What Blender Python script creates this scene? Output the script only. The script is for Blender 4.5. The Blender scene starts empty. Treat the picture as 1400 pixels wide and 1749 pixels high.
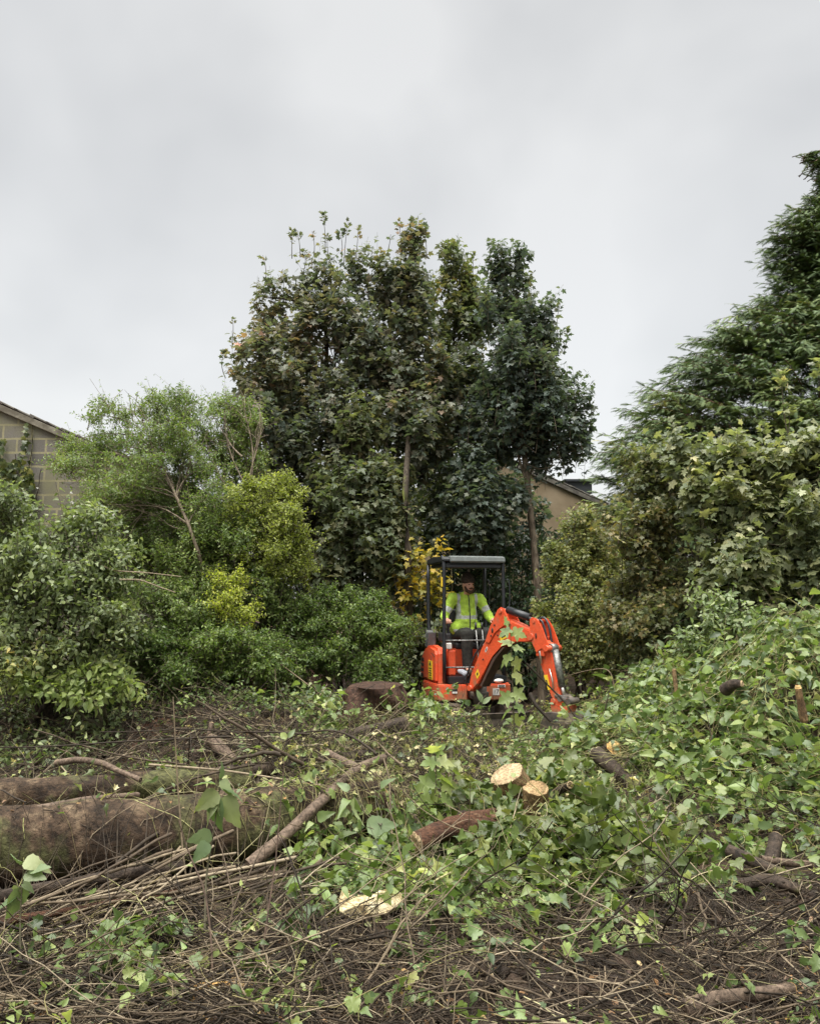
import bpy, bmesh, math
import numpy as np
from mathutils import Vector, Matrix
R = math.radians
S = bpy.context.scene
COL = S.collection

# ------------------------------------------------------------------ camera
FPX, PITCH, CZ = 1347.0, R(6.9), 1.6          # focal length in photo pixels, tilt, eye height
cd = bpy.data.cameras.new('camera'); cam = bpy.data.objects.new('camera', cd); COL.objects.link(cam)
cam.location = (0, 0, CZ); cam.rotation_euler = (R(90) + PITCH, 0, 0)
cd.sensor_fit = 'VERTICAL'; cd.sensor_height = 24.0; cd.lens = 24.0 * FPX / 1749.0
cd.clip_start = 0.05; cd.clip_end = 2000
S.camera = cam

# ------------------------------------------------------------------ overcast sky and soft sun
SUN_EL, SUN_AZ = R(58), R(205)                # azimuth clockwise from +Y
W = bpy.data.worlds.new('World'); S.world = W; W.use_nodes = True
nt = W.node_tree; nt.nodes.clear()
def N(t, tree=None, **kw):
    n = (tree or nt).nodes.new(t)
    for k, v in kw.items(): setattr(n, k, v)
    return n
sky = N('ShaderNodeTexSky', sky_type='NISHITA'); sky.sun_disc = False
sky.sun_elevation = SUN_EL; sky.sun_rotation = SUN_AZ; sky.air_density = 1.0; sky.dust_density = 4.0
bg1 = N('ShaderNodeBackground'); bg1.inputs[1].default_value = 0.05
nt.links.new(sky.outputs[0], bg1.inputs[0])
tc = N('ShaderNodeTexCoord')
mp = N('ShaderNodeMapping'); mp.inputs['Scale'].default_value = (1.0, 1.0, 1.25); mp.inputs['Rotation'].default_value = (0.2, 0.1, 0.5)
nt.links.new(tc.outputs['Generated'], mp.inputs[0])
no = N('ShaderNodeTexNoise'); no.inputs['Scale'].default_value = 2.1; no.inputs['Detail'].default_value = 4.0
no.inputs['Roughness'].default_value = 0.45; no.inputs['Distortion'].default_value = 0.25
nt.links.new(mp.outputs[0], no.inputs['Vector'])
cr = N('ShaderNodeValToRGB')
cr.color_ramp.elements[0].position = 0.37; cr.color_ramp.elements[0].color = (0.580, 0.572, 0.540, 1)
cr.color_ramp.elements[1].position = 0.63; cr.color_ramp.elements[1].color = (0.820, 0.806, 0.762, 1)
nt.links.new(no.outputs[0], cr.inputs[0])
sx = N('ShaderNodeSeparateXYZ'); nt.links.new(tc.outputs['Generated'], sx.inputs[0])
lo = N('ShaderNodeMapRange'); lo.inputs[1].default_value = 0.0; lo.inputs[2].default_value = 0.62
lo.inputs[3].default_value = 1.0; lo.inputs[4].default_value = 0.90
nt.links.new(sx.outputs['Z'], lo.inputs[0])
hi = N('ShaderNodeMapRange'); hi.inputs[1].default_value = 0.68; hi.inputs[2].default_value = 0.96   # overcast zenith, boosted beyond natural out of view to brighten the foliage
hi.inputs[3].default_value = 1.0; hi.inputs[4].default_value = 12.5
nt.links.new(sx.outputs['Z'], hi.inputs[0])
ml = N('ShaderNodeMath', operation='MULTIPLY'); nt.links.new(lo.outputs[0], ml.inputs[0]); nt.links.new(hi.outputs[0], ml.inputs[1])
bg2 = N('ShaderNodeBackground'); nt.links.new(cr.outputs[0], bg2.inputs[0]); nt.links.new(ml.outputs[0], bg2.inputs[1])
ad = N('ShaderNodeAddShader'); nt.links.new(bg1.outputs[0], ad.inputs[0]); nt.links.new(bg2.outputs[0], ad.inputs[1])
wo = N('ShaderNodeOutputWorld'); nt.links.new(ad.outputs[0], wo.inputs[0])
sd = bpy.data.lights.new('sun', 'SUN'); sun = bpy.data.objects.new('sun', sd); COL.objects.link(sun)
sd.energy = 1.5; sd.angle = R(25); sd.color = (1.0, 0.965, 0.91)
sv = Vector((math.sin(SUN_AZ) * math.cos(SUN_EL), math.cos(SUN_AZ) * math.cos(SUN_EL), math.sin(SUN_EL)))
sun.rotation_euler = sv.to_track_quat('Z', 'Y').to_euler()
S.view_settings.view_transform = 'Standard'; S.view_settings.look = 'None'
S.view_settings.exposure = 0.0; S.view_settings.gamma = 1.0
S.render.engine = 'CYCLES'
S.cycles.max_bounces = 6; S.cycles.diffuse_bounces = 3; S.cycles.glossy_bounces = 2
S.cycles.transmission_bounces = 3; S.cycles.caustics_reflective = False; S.cycles.caustics_refractive = False

# ------------------------------------------------------------------ helpers
def ray(px, py):
    x = (px - 700) / FPX; y = -(py - 874.5) / FPX
    return np.array([x, math.cos(PITCH) - y * math.sin(PITCH), math.sin(PITCH) + y * math.cos(PITCH)])
def P(px, py, Y):
    d = ray(px, py); return np.array([0, 0, CZ]) + d * (Y / d[1])
_G = np.random.default_rng(5).random((256, 256))
def vn(x, y, s, o=0):
    x = np.asarray(x, float) * s + o * 17.3; y = np.asarray(y, float) * s + o * 9.1
    xi = np.floor(x).astype(int); yi = np.floor(y).astype(int); fx = x - xi; fy = y - yi
    fx = fx * fx * (3 - 2 * fx); fy = fy * fy * (3 - 2 * fy)
    g = lambda a, b: _G[a & 255, b & 255]
    return (g(xi, yi) * (1 - fx) + g(xi + 1, yi) * fx) * (1 - fy) + (g(xi, yi + 1) * (1 - fx) + g(xi + 1, yi + 1) * fx) * fy - 0.5
def ss(a, b, x):
    t = np.clip((np.asarray(x, float) - a) / (b - a), 0, 1); return t * t * (3 - 2 * t)
def mound(x, y):                                        # the heap of cut ivy rising to the right
    return .98 * ss(1.2, 4.3, x) * ss(5.0, 7.0, y) * (1 - ss(8.6, 11.0, y)) 
def heapc(x, y):                                        # low heap in the middle
    return 0.20 * np.exp(-(((x - 0.85) / 0.62) ** 2 + ((y - 5.95) / 0.62) ** 2))
# hollows worn round the timber that lies in the clearing: (px, py, distance, timber radius, reach)
HOLL = [(632, 1562, 4.25, .06, .26), (570, 1600, 4.1, .032, .16), (480, 1656, 3.78, .036, .16), (380, 1695, 3.47, .014, .22), (1200, 1728, 3.35, .034, .2), (1310, 1708, 3.44, .03, .2),
        (1290, 1482, 4.95, .036, .22), (1310, 1512, 4.7, .032, .22), (1318, 1460, 5.08, .042, .15), (1345, 1474, 5.0, .024, .2), (735, 1430, 5.2, .07, .24), (810, 1405, 5.4, .06, .26), (866, 1322, 5.75, .12, .20), (913, 1365, 5.52, .12, .20), (914, 1395, 5.45, .10, .20), (590, 1335, 5.6, .03, .25), (655, 1296, 6.3, .03, .25), (1030, 1296, 6.9, .06, .34), (1062, 1322, 6.7, .06, .34), (1048, 1277, 7.2, .08, .36),
        (378, 1590, 4.12, .034, .2), (340, 1642, 3.86, .034, .2), (380, 1285, 7.5, .06, .25), (430, 1318, 6.7, .065, .3), (560, 1300, 7.1, .06, .3), (640, 1290, 7.3, .06, .3), (560, 1268, 7.9, .08, .35), (670, 1240, 8.2, .08, .3), (640, 1200, 9.0, .3, .6), (1255, 1170, 6.5, .05, .25), (1153, 1180, 7.45, .05, .2), (1365, 1200, 6.0, .05, .2), (973, 1345, 5.6, .03, .14), (615, 1325, 5.8, .035, .25),
        (150, 1555, 4.15, .05, .3), (250, 1500, 4.5, .04, .3), (540, 1385, 5.1, .04, .2), (450, 1455, 4.7, .04, .2), (170, 1303, 6.05, .02, .25)]
HOLL += [(px, py, Y, .30, .30) for px, py, Y in ((-20, 1490, 4.40), (70, 1488, 4.42), (160, 1482, 4.50), (250, 1474, 4.60), (340, 1466, 4.68), (420, 1456, 4.80))]
HOLLP = [(P(a, b, c), r, q) for a, b, c, r, q in HOLL]
def hollow(x, y, z):
    for q, r, w in HOLLP:
        k = np.exp(-((x - q[0]) ** 2 + (y - q[1] + .10) ** 2) / (w * w) * 1.2); k = np.clip(k * 1.6, 0, 1); z = z + k * (np.minimum(z, q[2] - r * .75) - z)
    return z
def gz(x, y):
    return hollow(np.asarray(x, float), np.asarray(y, float), gz0(x, y))
def gz0(x, y):
    x = np.asarray(x, float); y = np.asarray(y, float)
    z = mound(x, y) + heapc(x, y)
    z = z + 0.42 * ss(7.2, 9.3, y) * ss(-0.3, -1.8, x)                        # soil bank below the left shrubs
    z = z + 0.30 * np.exp(-(((x + 0.35) / 0.75) ** 2 + ((y - 9.0) / 0.55) ** 2))
    z = z + 0.22 * np.exp(-(((y - 7.6 - 0.2 * np.sin(x * 2)) / 0.9) ** 2)) * ss(-3.5, -0.5, x)
    lg = np.exp(-np.maximum(0, np.abs(y - 5.2 - .25 * (x + 1.5)) - .55) / .25) * ss(.0, -.6, x)      # quieter under the fallen trunks
    z = z + (0.20 * vn(x, y, 0.9, 1) + 0.22 * vn(x, y, 1.9, 2) + 0.16 * vn(x, y, 3.6, 8)) * ss(2.9, 4.2, y) * (1 - 0.8 * ss(9, 11, y)) * (1 - .85 * lg)
    z = z + (.34 * vn(x, y, 1.3, 12) + .26 * vn(x, y, 2.9, 13)) * np.clip(mound(x, y) * 2.2, 0, 1)
    near = 1 - ss(11, 16, y)
    return z + near * (0.05 * vn(x, y, 5, 3) + 0.035 * vn(x, y, 11, 4) + 0.02 * vn(x, y, 23, 5))
def G(px, py, lift=0.0):                                # point on the ground seen at a photo position
    d = ray(px, py); c = np.array([0, 0, CZ]); t = 2.0
    while t < 40:
        q = c + d * t
        if q[2] < gz(q[0], q[1]) + lift: return q
        t += 0.01
    return c + d * 12
def nrm(v): return v / np.maximum(np.linalg.norm(v, axis=-1, keepdims=True), 1e-9)
UP = np.array([0, 0, 1.0])

class Geo:
    """collects numpy chunks of vertices and faces, builds ONE mesh object"""
    def __init__(s): s.v = []; s.f = []; s.m = []; s.r = []; s.n = 0
    def add(s, V, F, mat=0, rnd=None):
        V = np.asarray(V, float).reshape(-1, 3); F = np.asarray(F, int)
        s.v.append(V); s.f.append(F + s.n); s.m.append(np.full(len(F), mat, int))
        s.r.append(np.full(len(V), 0.5) if rnd is None else np.asarray(rnd, float)); s.n += len(V)
    def build(s, name, mats, parent=None, smooth=True, origin=None):
        me = bpy.data.meshes.new(name); V = np.concatenate(s.v)
        o = bpy.data.objects.new(name, me); COL.objects.link(o)
        if origin is not None: V = V - np.asarray(origin); 
        me.vertices.add(len(V)); me.vertices.foreach_set('co', V.ravel())
        tot = np.concatenate([np.full(len(f), f.shape[1]) for f in s.f]); idx = np.concatenate([f.ravel() for f in s.f])
        me.loops.add(len(idx)); me.loops.foreach_set('vertex_index', idx)
        me.polygons.add(len(tot)); me.polygons.foreach_set('loop_start', np.concatenate([[0], np.cumsum(tot)[:-1]]))
        me.polygons.foreach_set('loop_total', tot)
        me.polygons.foreach_set('material_index', np.concatenate(s.m))
        me.polygons.foreach_set('use_smooth', np.full(len(tot), smooth))
        a = me.attributes.new('rnd', 'FLOAT', 'POINT'); a.data.foreach_set('value', np.concatenate(s.r))
        for m in (mats if isinstance(mats, (list, tuple)) else [mats]): me.materials.append(m)
        me.update(calc_edges=True)
        if origin is not None and parent is None: o.location = origin
        if parent is not None: o.parent = parent
        return o
def tag(o, label=None, cat=None, group=None, kind=None):
    if label: o['label'] = label
    if cat: o['category'] = cat
    if group: o['group'] = group
    if kind: o['kind'] = kind
    return o
def empty(name, loc=(0, 0, 0), label=None, cat=None, group=None, rz=0):
    o = bpy.data.objects.new(name, None); COL.objects.link(o); o.location = loc; o.rotation_euler = (0, 0, rz)
    o.empty_display_size = 0.2
    return tag(o, label, cat, group)

def tubes(geo, paths, rad, sides=4, mat=0, rnd=None, cap=False):
    """paths (N,K,3), rad (N,K) or scalar"""
    paths = np.asarray(paths, float)
    if paths.ndim == 2: paths = paths[None]
    n, k, _ = paths.shape
    rad = np.broadcast_to(np.asarray(rad, float), (n, k)) if np.ndim(rad) != 1 else np.broadcast_to(np.asarray(rad)[:, None] if len(rad) == n and n != k else np.asarray(rad), (n, k))
    T = nrm(np.gradient(paths, axis=1))
    ref = np.where(np.abs(T[..., 2:3]) > 0.85, np.array([1.0, 0.1, 0]), UP)
    ref = np.broadcast_to(ref[:, :1], T.shape) if True else ref
    a = nrm(np.cross(T, ref)); b = np.cross(T, a)
    th = np.arange(sides) / sides * 2 * np.pi
    V = paths[:, :, None] + rad[:, :, None, None] * (np.cos(th)[:, None] * a[:, :, None] + np.sin(th)[:, None] * b[:, :, None])
    i = np.arange(n)[:, None, None] * k * sides; j = np.arange(k - 1)[None, :, None] * sides; q = np.arange(sides)[None, None]
    q2 = (q + 1) % sides
    F = np.stack([i + j + q, i + j + q2, i + j + sides + q2, i + j + sides + q], -1).reshape(-1, 4)
    geo.add(V, F, mat, None if rnd is None else np.repeat(rnd, k * sides))
def leaves(geo, tpl, Pp, D, Nn, size, rng, mat=0, rnd=None, bend=0.25, fold=0.2):
    tv, tf = tpl; n = len(Pp)
    if n == 0: return
    D = nrm(D); Nn = nrm(Nn - (Nn * D).sum(-1, keepdims=True) * D); X = np.cross(D, Nn)
    size = np.broadcast_to(size, (n,)).astype(float)
    bd = bend * rng.normal(1, 0.7, n); fo = fold * rng.normal(1, 0.5, n); wx = rng.uniform(0.8, 1.1, n)
    x = tv[:, 0][None] * wx[:, None]; y = tv[:, 1][None]
    z = tv[:, 2][None] - bd[:, None] * y ** 2 + fo[:, None] * np.abs(x)
    V = Pp[:, None] + size[:, None, None] * (x[..., None] * X[:, None] + y[..., None] * D[:, None] + z[..., None] * Nn[:, None])
    F = (tf[None] + (np.arange(n) * len(tv))[:, None, None]).reshape(-1, tf.shape[1])
    if rnd is None: rnd = rng.random(n)
    geo.add(V, F, mat, np.repeat(rnd, len(tv)))
def mirror(right, mid):
    """right: outline points from base to tip on one side (exclusive of base, tip); mid: a centre point; fan of triangles"""
    base, tip = (0, 0, 0), (0, 1, 0)
    V = [base, tip, mid] + [p for p in right] + [(-p[0], p[1], p[2]) for p in right]
    k = len(right); F = []
    c = [0] + [3 + i for i in range(k)] + [1]
    for a, b in zip(c[:-1], c[1:]): F.append((2, a, b))
    c = [0] + [3 + k + i for i in range(k)] + [1]
    for a, b in zip(c[:-1], c[1:]): F.append((2, b, a))
    return np.array(V, float), np.array(F)
MAPLE = mirror([(.14, -.10, .02), (.33, -.10, -.02), (.42, .06, -.05), (.30, .20, .03), (.44, .30, 0), (.62, .52, -.08), (.42, .54, -.03), (.24, .52, .03), (.24, .70, .0), (.10, .84, -.02)], (0, .36, 0))
MAPLE_S = mirror([(.38, .0, -.03), (.25, .20, .02), (.55, .52, -.05), (.19, .60, .02)], (0, .38, 0))
IVY = mirror([(.15, -.11, .0), (.31, -.09, -.02), (.43, .02, -.06), (.42, .12, -.04), (.33, .25, .03), (.44, .36, -.01), (.46, .46, -.06), (.34, .56, .0), (.20, .66, .02), (.10, .85, -.03)], (0, .36, .03))
OVAL = mirror([(.14, .08, .0), (.25, .28, .02), (.26, .48, .0), (.18, .72, -.02), (.07, .90, -.02)], (0, .45, .01))
OVAL_L = mirror([(.17, .18, .0), (.24, .42, .0), (.16, .75, .0)], (0, .45, 0))
OVAL_S = (np.array([(0, 0, 0), (.2, .4, .02), (0, 1, 0), (-.2, .4, .02)], float), np.array([(0, 1, 2), (0, 2, 3)]))
NETTLE = mirror([(.20, .03, .0), (.33, .20, .02), (.30, .30, -.01), (.30, .42, .02), (.22, .52, -.01), (.21, .64, .02), (.12, .76, 0), (.10, .86, .01)], (0, .40, .02))
def spray_tpl():
    V = []; F = []
    def blade(x0, y0, x1, y1, w):
        d = np.array([x1 - x0, y1 - y0], float); d /= np.linalg.norm(d); nn = np.array([-d[1], d[0]]) * w
        k = len(V); V.extend([(x0 + nn[0], y0 + nn[1], 0), (x0 - nn[0], y0 - nn[1], 0), (x1, y1, -.05)]); F.append((k, k + 1, k + 2))
    blade(0, 0, 0, 1, .035)
    for i, t in enumerate((.08, .2, .32, .44, .56, .68, .8)):
        for s in (-1, 1):
            L = .42 * (1 - t * .75); blade(0, t + .03 * s, s * L * .62, t + L * .85, .034)
    return np.array(V, float), np.array(F)
SPRAY = spray_tpl()

# ------------------------------------------------------------------ materials
def mat(name):
    m = bpy.data.materials.new(name); m.use_nodes = True; t = m.node_tree; t.nodes.clear()
    o = t.nodes.new('ShaderNodeOutputMaterial'); return m, t, o
def ramp(t, stops, src=None):
    c = t.nodes.new('ShaderNodeValToRGB'); e = c.color_ramp.elements
    while len(e) < len(stops): e.new(0.5)
    for el, (p, col) in zip(e, stops): el.position = p; el.color = (*col, 1)
    if src is not None: t.links.new(src, c.inputs[0])
    return c
def noise(t, scale, detail=4, coord='Object', vec=None, rough=0.55):
    n = t.nodes.new('ShaderNodeTexNoise'); n.inputs['Scale'].default_value = scale; n.inputs['Detail'].default_value = detail
    n.inputs['Roughness'].default_value = rough
    if vec is None:
        c = t.nodes.new('ShaderNodeTexCoord'); vec = c.outputs[coord]
    t.links.new(vec, n.inputs['Vector']); return n
LEAF = 1.62; TINT = (1.12, 1.03, .92)
def leafmat(name, stops, rough=0.42, trans=0.28, under=1.75, gloss=0.4, spots=True):
    m, t, o = mat(name); L = t.links.new
    a = N('ShaderNodeAttribute', t, attribute_name='rnd')
    c = ramp(t, [(p_, tuple(min(.8, v * w_ * LEAF) for v, w_ in zip(q_, TINT))) for p_, q_ in stops], a.outputs['Fac'])
    g = N('ShaderNodeNewGeometry', t)
    col = c.outputs[0]
    nz = noise(t, 9.0, 3); mx0 = N('ShaderNodeMix', t, data_type='RGBA', blend_type='MULTIPLY'); mx0.inputs[0].default_value = 0.6
    r2 = ramp(t, [(0.3, (.72, .72, .70)), (0.7, (1.25, 1.22, 1.1))], nz.outputs[0]); L(col, mx0.inputs[6]); L(r2.outputs[0], mx0.inputs[7]); col = mx0.outputs[2]
    mx = N('ShaderNodeMix', t, data_type='RGBA', blend_type='MIX'); L(g.outputs['Backfacing'], mx.inputs[0])
    h = N('ShaderNodeMix', t, data_type='RGBA', blend_type='MULTIPLY'); h.inputs[0].default_value = 1.0
    L(col, h.inputs[6]); h.inputs[7].default_value = (under, under * .98, under * 1.05, 1)
    L(col, mx.inputs[6]); L(h.outputs[2], mx.inputs[7]); col = mx.outputs[2]
    p = N('ShaderNodeBsdfPrincipled', t); L(col, p.inputs['Base Color']); p.inputs['Roughness'].default_value = rough
    p.inputs['Specular IOR Level'].default_value = gloss
    tr = N('ShaderNodeBsdfTranslucent', t); ty = N('ShaderNodeMix', t, data_type='RGBA', blend_type='MULTIPLY'); ty.inputs[0].default_value = 1
    L(col, ty.inputs[6]); ty.inputs[7].default_value = (1.25, 1.35, .6, 1); L(ty.outputs[2], tr.inputs[0])
    ms = N('ShaderNodeMixShader', t); ms.inputs[0].default_value = trans; L(p.outputs[0], ms.inputs[1]); L(tr.outputs[0], ms.inputs[2]); L(ms.outputs[0], o.inputs[0])
    return m
def simple(name, col, rough=.6, metal=0, spec=.5, var=0.0, scale=8, bump=0, col2=None, pos=(.4, .65)):
    m, t, o = mat(name); p = N('ShaderNodeBsdfPrincipled', t); L = t.links.new
    p.inputs['Base Color'].default_value = (*col, 1); p.inputs['Roughness'].default_value = rough; p.inputs['Metallic'].default_value = metal
    p.inputs['Specular IOR Level'].default_value = spec
    if var or col2 or bump:
        n = noise(t, scale, 6)
        if var or col2:
            c2 = col2 or tuple(min(1, v * (1 + var)) for v in col); c1 = col if col2 else tuple(v * (1 - var) for v in col)
            r = ramp(t, [(pos[0], c1), (pos[1], c2)], n.outputs[0]); L(r.outputs[0], p.inputs['Base Color'])
        if bump:
            b = N('ShaderNodeBump', t); b.inputs['Strength'].default_value = bump; b.inputs['Distance'].default_value = 0.01; L(n.outputs[0], b.inputs['Height']); L(b.outputs[0], p.inputs['Normal'])
    L(p.outputs[0], o.inputs[0]); return m
def rndmat(name, stops, rough=.75, ns=30, gloss=.3):
    m, t, o = mat(name); L = t.links.new; a = N('ShaderNodeAttribute', t, attribute_name='rnd'); c = ramp(t, stops, a.outputs['Fac'])
    n = noise(t, ns, 3); r = ramp(t, [(.3, (.6, .6, .6)), (.7, (1.3, 1.3, 1.3))], n.outputs[0])
    mx = N('ShaderNodeMix', t, data_type='RGBA', blend_type='MULTIPLY'); mx.inputs[0].default_value = 1; L(c.outputs[0], mx.inputs[6]); L(r.outputs[0], mx.inputs[7])
    p = N('ShaderNodeBsdfPrincipled', t); p.inputs['Roughness'].default_value = rough; p.inputs['Specular IOR Level'].default_value = gloss; L(mx.outputs[2], p.inputs['Base Color']); L(p.outputs[0], o.inputs[0]); return m
def barkmat(name, stops, scale=6, stretch=(1, 1, 1), bump=.6, moss=0.0, mosscol=(.13, .15, .03)):
    m, t, o = mat(name); L = t.links.new; tc = N('ShaderNodeTexCoord', t); mp = N('ShaderNodeMapping', t); mp.inputs['Scale'].default_value = stretch
    L(tc.outputs['Object'], mp.inputs[0]); n = noise(t, scale, 8, vec=mp.outputs[0], rough=.65); c = ramp(t, stops, n.outputs[0]); col = c.outputs[0]
    n2 = noise(t, scale * 5, 6, vec=mp.outputs[0], rough=.7)
    if moss:
        nm = noise(t, 2.6, 7); rm = ramp(t, [(.62 - moss, (0, 0, 0)), (.70 - moss, (1, 1, 1))], nm.outputs[0])
        mx = N('ShaderNodeMix', t, data_type='RGBA'); L(rm.outputs[0], mx.inputs[0]); L(col, mx.inputs[6]); mx.inputs[7].default_value = (*mosscol, 1); col = mx.outputs[2]
    mm = N('ShaderNodeMix', t, data_type='RGBA', blend_type='MULTIPLY'); mm.inputs[0].default_value = .9
    r3 = ramp(t, [(.36, (.28, .26, .24)), (.52, (.95, .95, .95)), (.68, (1.5, 1.5, 1.5))], n2.outputs[0]); L(col, mm.inputs[6]); L(r3.outputs[0], mm.inputs[7])
    p = N('ShaderNodeBsdfPrincipled', t); L(mm.outputs[2], p.inputs['Base Color']); p.inputs['Roughness'].default_value = .78; p.inputs['Specular IOR Level'].default_value = .3
    b = N('ShaderNodeBump', t); b.inputs['Strength'].default_value = bump; b.inputs['Distance'].default_value = .018
    ad = N('ShaderNodeMath', t, operation='ADD'); L(n.outputs[0], ad.inputs[0]); L(n2.outputs[0], ad.inputs[1]); L(ad.outputs[0], b.inputs['Height']); L(b.outputs[0], p.inputs['Normal'])
    L(p.outputs[0], o.inputs[0]); return m
M = {}
M['maple'] = leafmat('maple_leaves', [(0, (0.033, 0.051, 0.048)), (.35, (0.050, 0.069, 0.059)), (.62, (0.077, 0.088, 0.070)), (.80, (0.109, 0.101, 0.080)), (.92, (0.154, 0.105, 0.088)), (1, (0.241, 0.133, 0.105))])
M['maple_d'] = leafmat('dark_maple_leaves', [(0, (0.030, 0.048, 0.045)), (.5, (0.045, 0.066, 0.062)), (.85, (0.073, 0.088, 0.068)), (1, (0.133, 0.121, 0.093))])
M['maple_g'] = leafmat('green_maple_leaves', [(0, (0.042, 0.061, 0.042)), (.5, (0.062, 0.083, 0.053)), (.84, (0.099, 0.099, 0.058)), (.93, (0.178, 0.108, 0.065)), (1, (0.272, 0.135, 0.078))])
M['sycamore'] = leafmat('grey_green_sycamore_leaves', [(0, (0.043, 0.064, 0.042)), (.4, (0.078, 0.103, 0.066)), (.7, (0.128, 0.149, 0.090)), (.88, (0.218, 0.232, 0.140)), (1, (0.377, 0.348, 0.232))], under=1.8)
M['brownmaple'] = leafmat('bronze_maple_leaves', [(0, (0.034, 0.052, 0.028)), (.35, (0.060, 0.079, 0.043)), (.65, (0.102, 0.106, 0.057)), (.85, (0.150, 0.121, 0.062)), (1, (0.262, 0.152, 0.065))])
M['fieldmaple'] = leafmat('hedge_leaves', [(0, (0.062, 0.091, 0.044)), (.5, (0.103, 0.131, 0.061)), (.8, (0.172, 0.179, 0.083)), (1, (0.303, 0.261, 0.138))])
M['yellow'] = leafmat('yellow_maple_leaves', [(0, (0.039, 0.060, 0.016)), (.3, (0.103, 0.112, 0.025)), (.6, (0.258, 0.216, 0.041)), (.9, (0.344, 0.241, 0.049)), (1, (0.396, 0.173, 0.065))], trans=.3)
M['privet'] = leafmat('privet_leaves', [(0, (0.040, 0.070, 0.025)), (.5, (0.073, 0.117, 0.039)), (.85, (0.124, 0.166, 0.059)), (1, (0.210, 0.247, 0.109))])
M['privet_d'] = leafmat('dark_privet_leaves', [(0, (0.025, 0.051, 0.016)), (.5, (0.052, 0.089, 0.025)), (.85, (0.098, 0.144, 0.039)), (1, (0.162, 0.200, 0.062))])
M['privet_b'] = leafmat('bright_privet_leaves', [(0, (.060, .090, .026)), (.4, (.105, .140, .036)), (.8, (.17, .205, .055)), (1, (.26, .28, .09))], trans=.3)
M['lime'] = leafmat('lime_leaves', [(0, (.08, .12, .030)), (.4, (.17, .22, .045)), (1, (.33, .36, .08))], trans=.35)
M['bramble'] = leafmat('bramble_leaves', [(0, (0.039, 0.058, 0.029)), (.45, (0.076, 0.107, 0.054)), (.8, (0.138, 0.175, 0.089)), (.94, (0.245, 0.249, 0.104)), (1, (0.409, 0.341, 0.104))])
M['laurel'] = leafmat('laurel_leaves', [(0, (0.018, 0.037, 0.020)), (.6, (0.033, 0.060, 0.030)), (1, (0.060, 0.088, 0.045))], rough=.34, trans=.1, gloss=.45)
M['dogwood'] = leafmat('dogwood_leaves', [(0, (0.061, 0.101, 0.053)), (.6, (0.098, 0.141, 0.076)), (1, (0.158, 0.195, 0.109))])
M['ivy'] = leafmat('ivy_leaves', [(0, (0.021, 0.040, 0.016)), (.35, (0.049, 0.081, 0.030)), (.65, (0.092, 0.138, 0.048)), (.86, (.145, .185, .070)), (1, (.25, .27, .13))], rough=.36, gloss=.5)
M['ivy_d'] = leafmat('dark_ivy_leaves', [(0, (0.021, 0.036, 0.013)), (.5, (0.046, 0.070, 0.022)), (.85, (0.092, 0.115, 0.040)), (1, (0.184, 0.200, 0.072))], rough=.34, gloss=.5)
M['seedling'] = leafmat('seedling_leaves', [(0, (0.088, 0.136, 0.052)), (.5, (0.128, 0.176, 0.071)), (1, (0.192, 0.224, 0.104))], trans=.35)
M['shred'] = leafmat('shredded_leaves', [(0, (.13, .17, .06)), (.5, (.24, .26, .10)), (.8, (.36, .35, .17)), (1, (.46, .38, .24))], trans=.2)
M['litter'] = leafmat('leaf_litter', [(0, (.05, .03, .018)), (.4, (.11, .065, .032)), (.7, (.19, .11, .05)), (.9, (.24, .19, .09)), (1, (.34, .28, .17))], trans=.1)
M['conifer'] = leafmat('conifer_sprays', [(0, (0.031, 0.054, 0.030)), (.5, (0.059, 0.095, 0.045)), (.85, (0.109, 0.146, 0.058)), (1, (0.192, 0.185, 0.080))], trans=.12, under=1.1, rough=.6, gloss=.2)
M['pine_twig'] = simple('conifer_twig', (.10, .055, .03), .8)
M['twigs'] = rndmat('twig_bark', [(0, (0.017, 0.012, 0.007)), (.4, (0.042, 0.030, 0.019)), (.65, (0.091, 0.066, 0.043)), (.85, (0.190, 0.147, 0.094)), (1, (0.364, 0.302, 0.208))])
M['vines'] = rndmat('vine_stems', [(0, (.08, .055, .03)), (.4, (.19, .15, .07)), (.75, (.27, .27, .10)), (1, (.40, .36, .20))])
M['stem'] = simple('green_brown_stem', (.085, .075, .040), .75, var=.3, scale=20)
M['palebark'] = barkmat('pale_smooth_bark', [(.3, (.15, .115, .08)), (.7, (.27, .22, .16))], 5, (1, 1, .3))
M['bark'] = barkmat('grey_brown_bark', [(.3, (.050, .038, .026)), (.7, (.125, .10, .075))], 7, (1, 1, .3), moss=.05)
M['logbark'] = barkmat('fallen_trunk_bark', [(.34, (0.015, 0.009, 0.005)), (.47, (0.049, 0.030, 0.017)), (.56, (0.092, 0.060, 0.036)), (.68, (0.196, 0.141, 0.087))], 7, (.9, 1, 1), bump=1.0, moss=.10, mosscol=(.085, .085, .032))
M['logbark2'] = barkmat('pale_branch_bark', [(.3, (0.074, 0.050, 0.034)), (.7, (0.197, 0.144, 0.104))], 9, (1, 1, 1), bump=.5)
M['darkbark'] = barkmat('dark_damp_bark', [(.3, (.022, .016, .012)), (.7, (.085, .060, .042))], 9, (1, 1, 1), bump=.7, moss=.04)
M['rot'] = barkmat('rotten_red_wood', [(.3, (.035, .016, .010)), (.55, (.12, .055, .03)), (.75, (.26, .17, .10))], 7, (1, 3, 3), bump=1.0)
M['soilwood'] = barkmat('earthy_stump', [(.3, (.022, .012, .008)), (.6, (.075, .038, .024)), (.8, (.15, .095, .06))], 6, (1, 1, .4), bump=1.0)
M['petal'] = simple('white_petal', (.75, .75, .70), .7)
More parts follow.
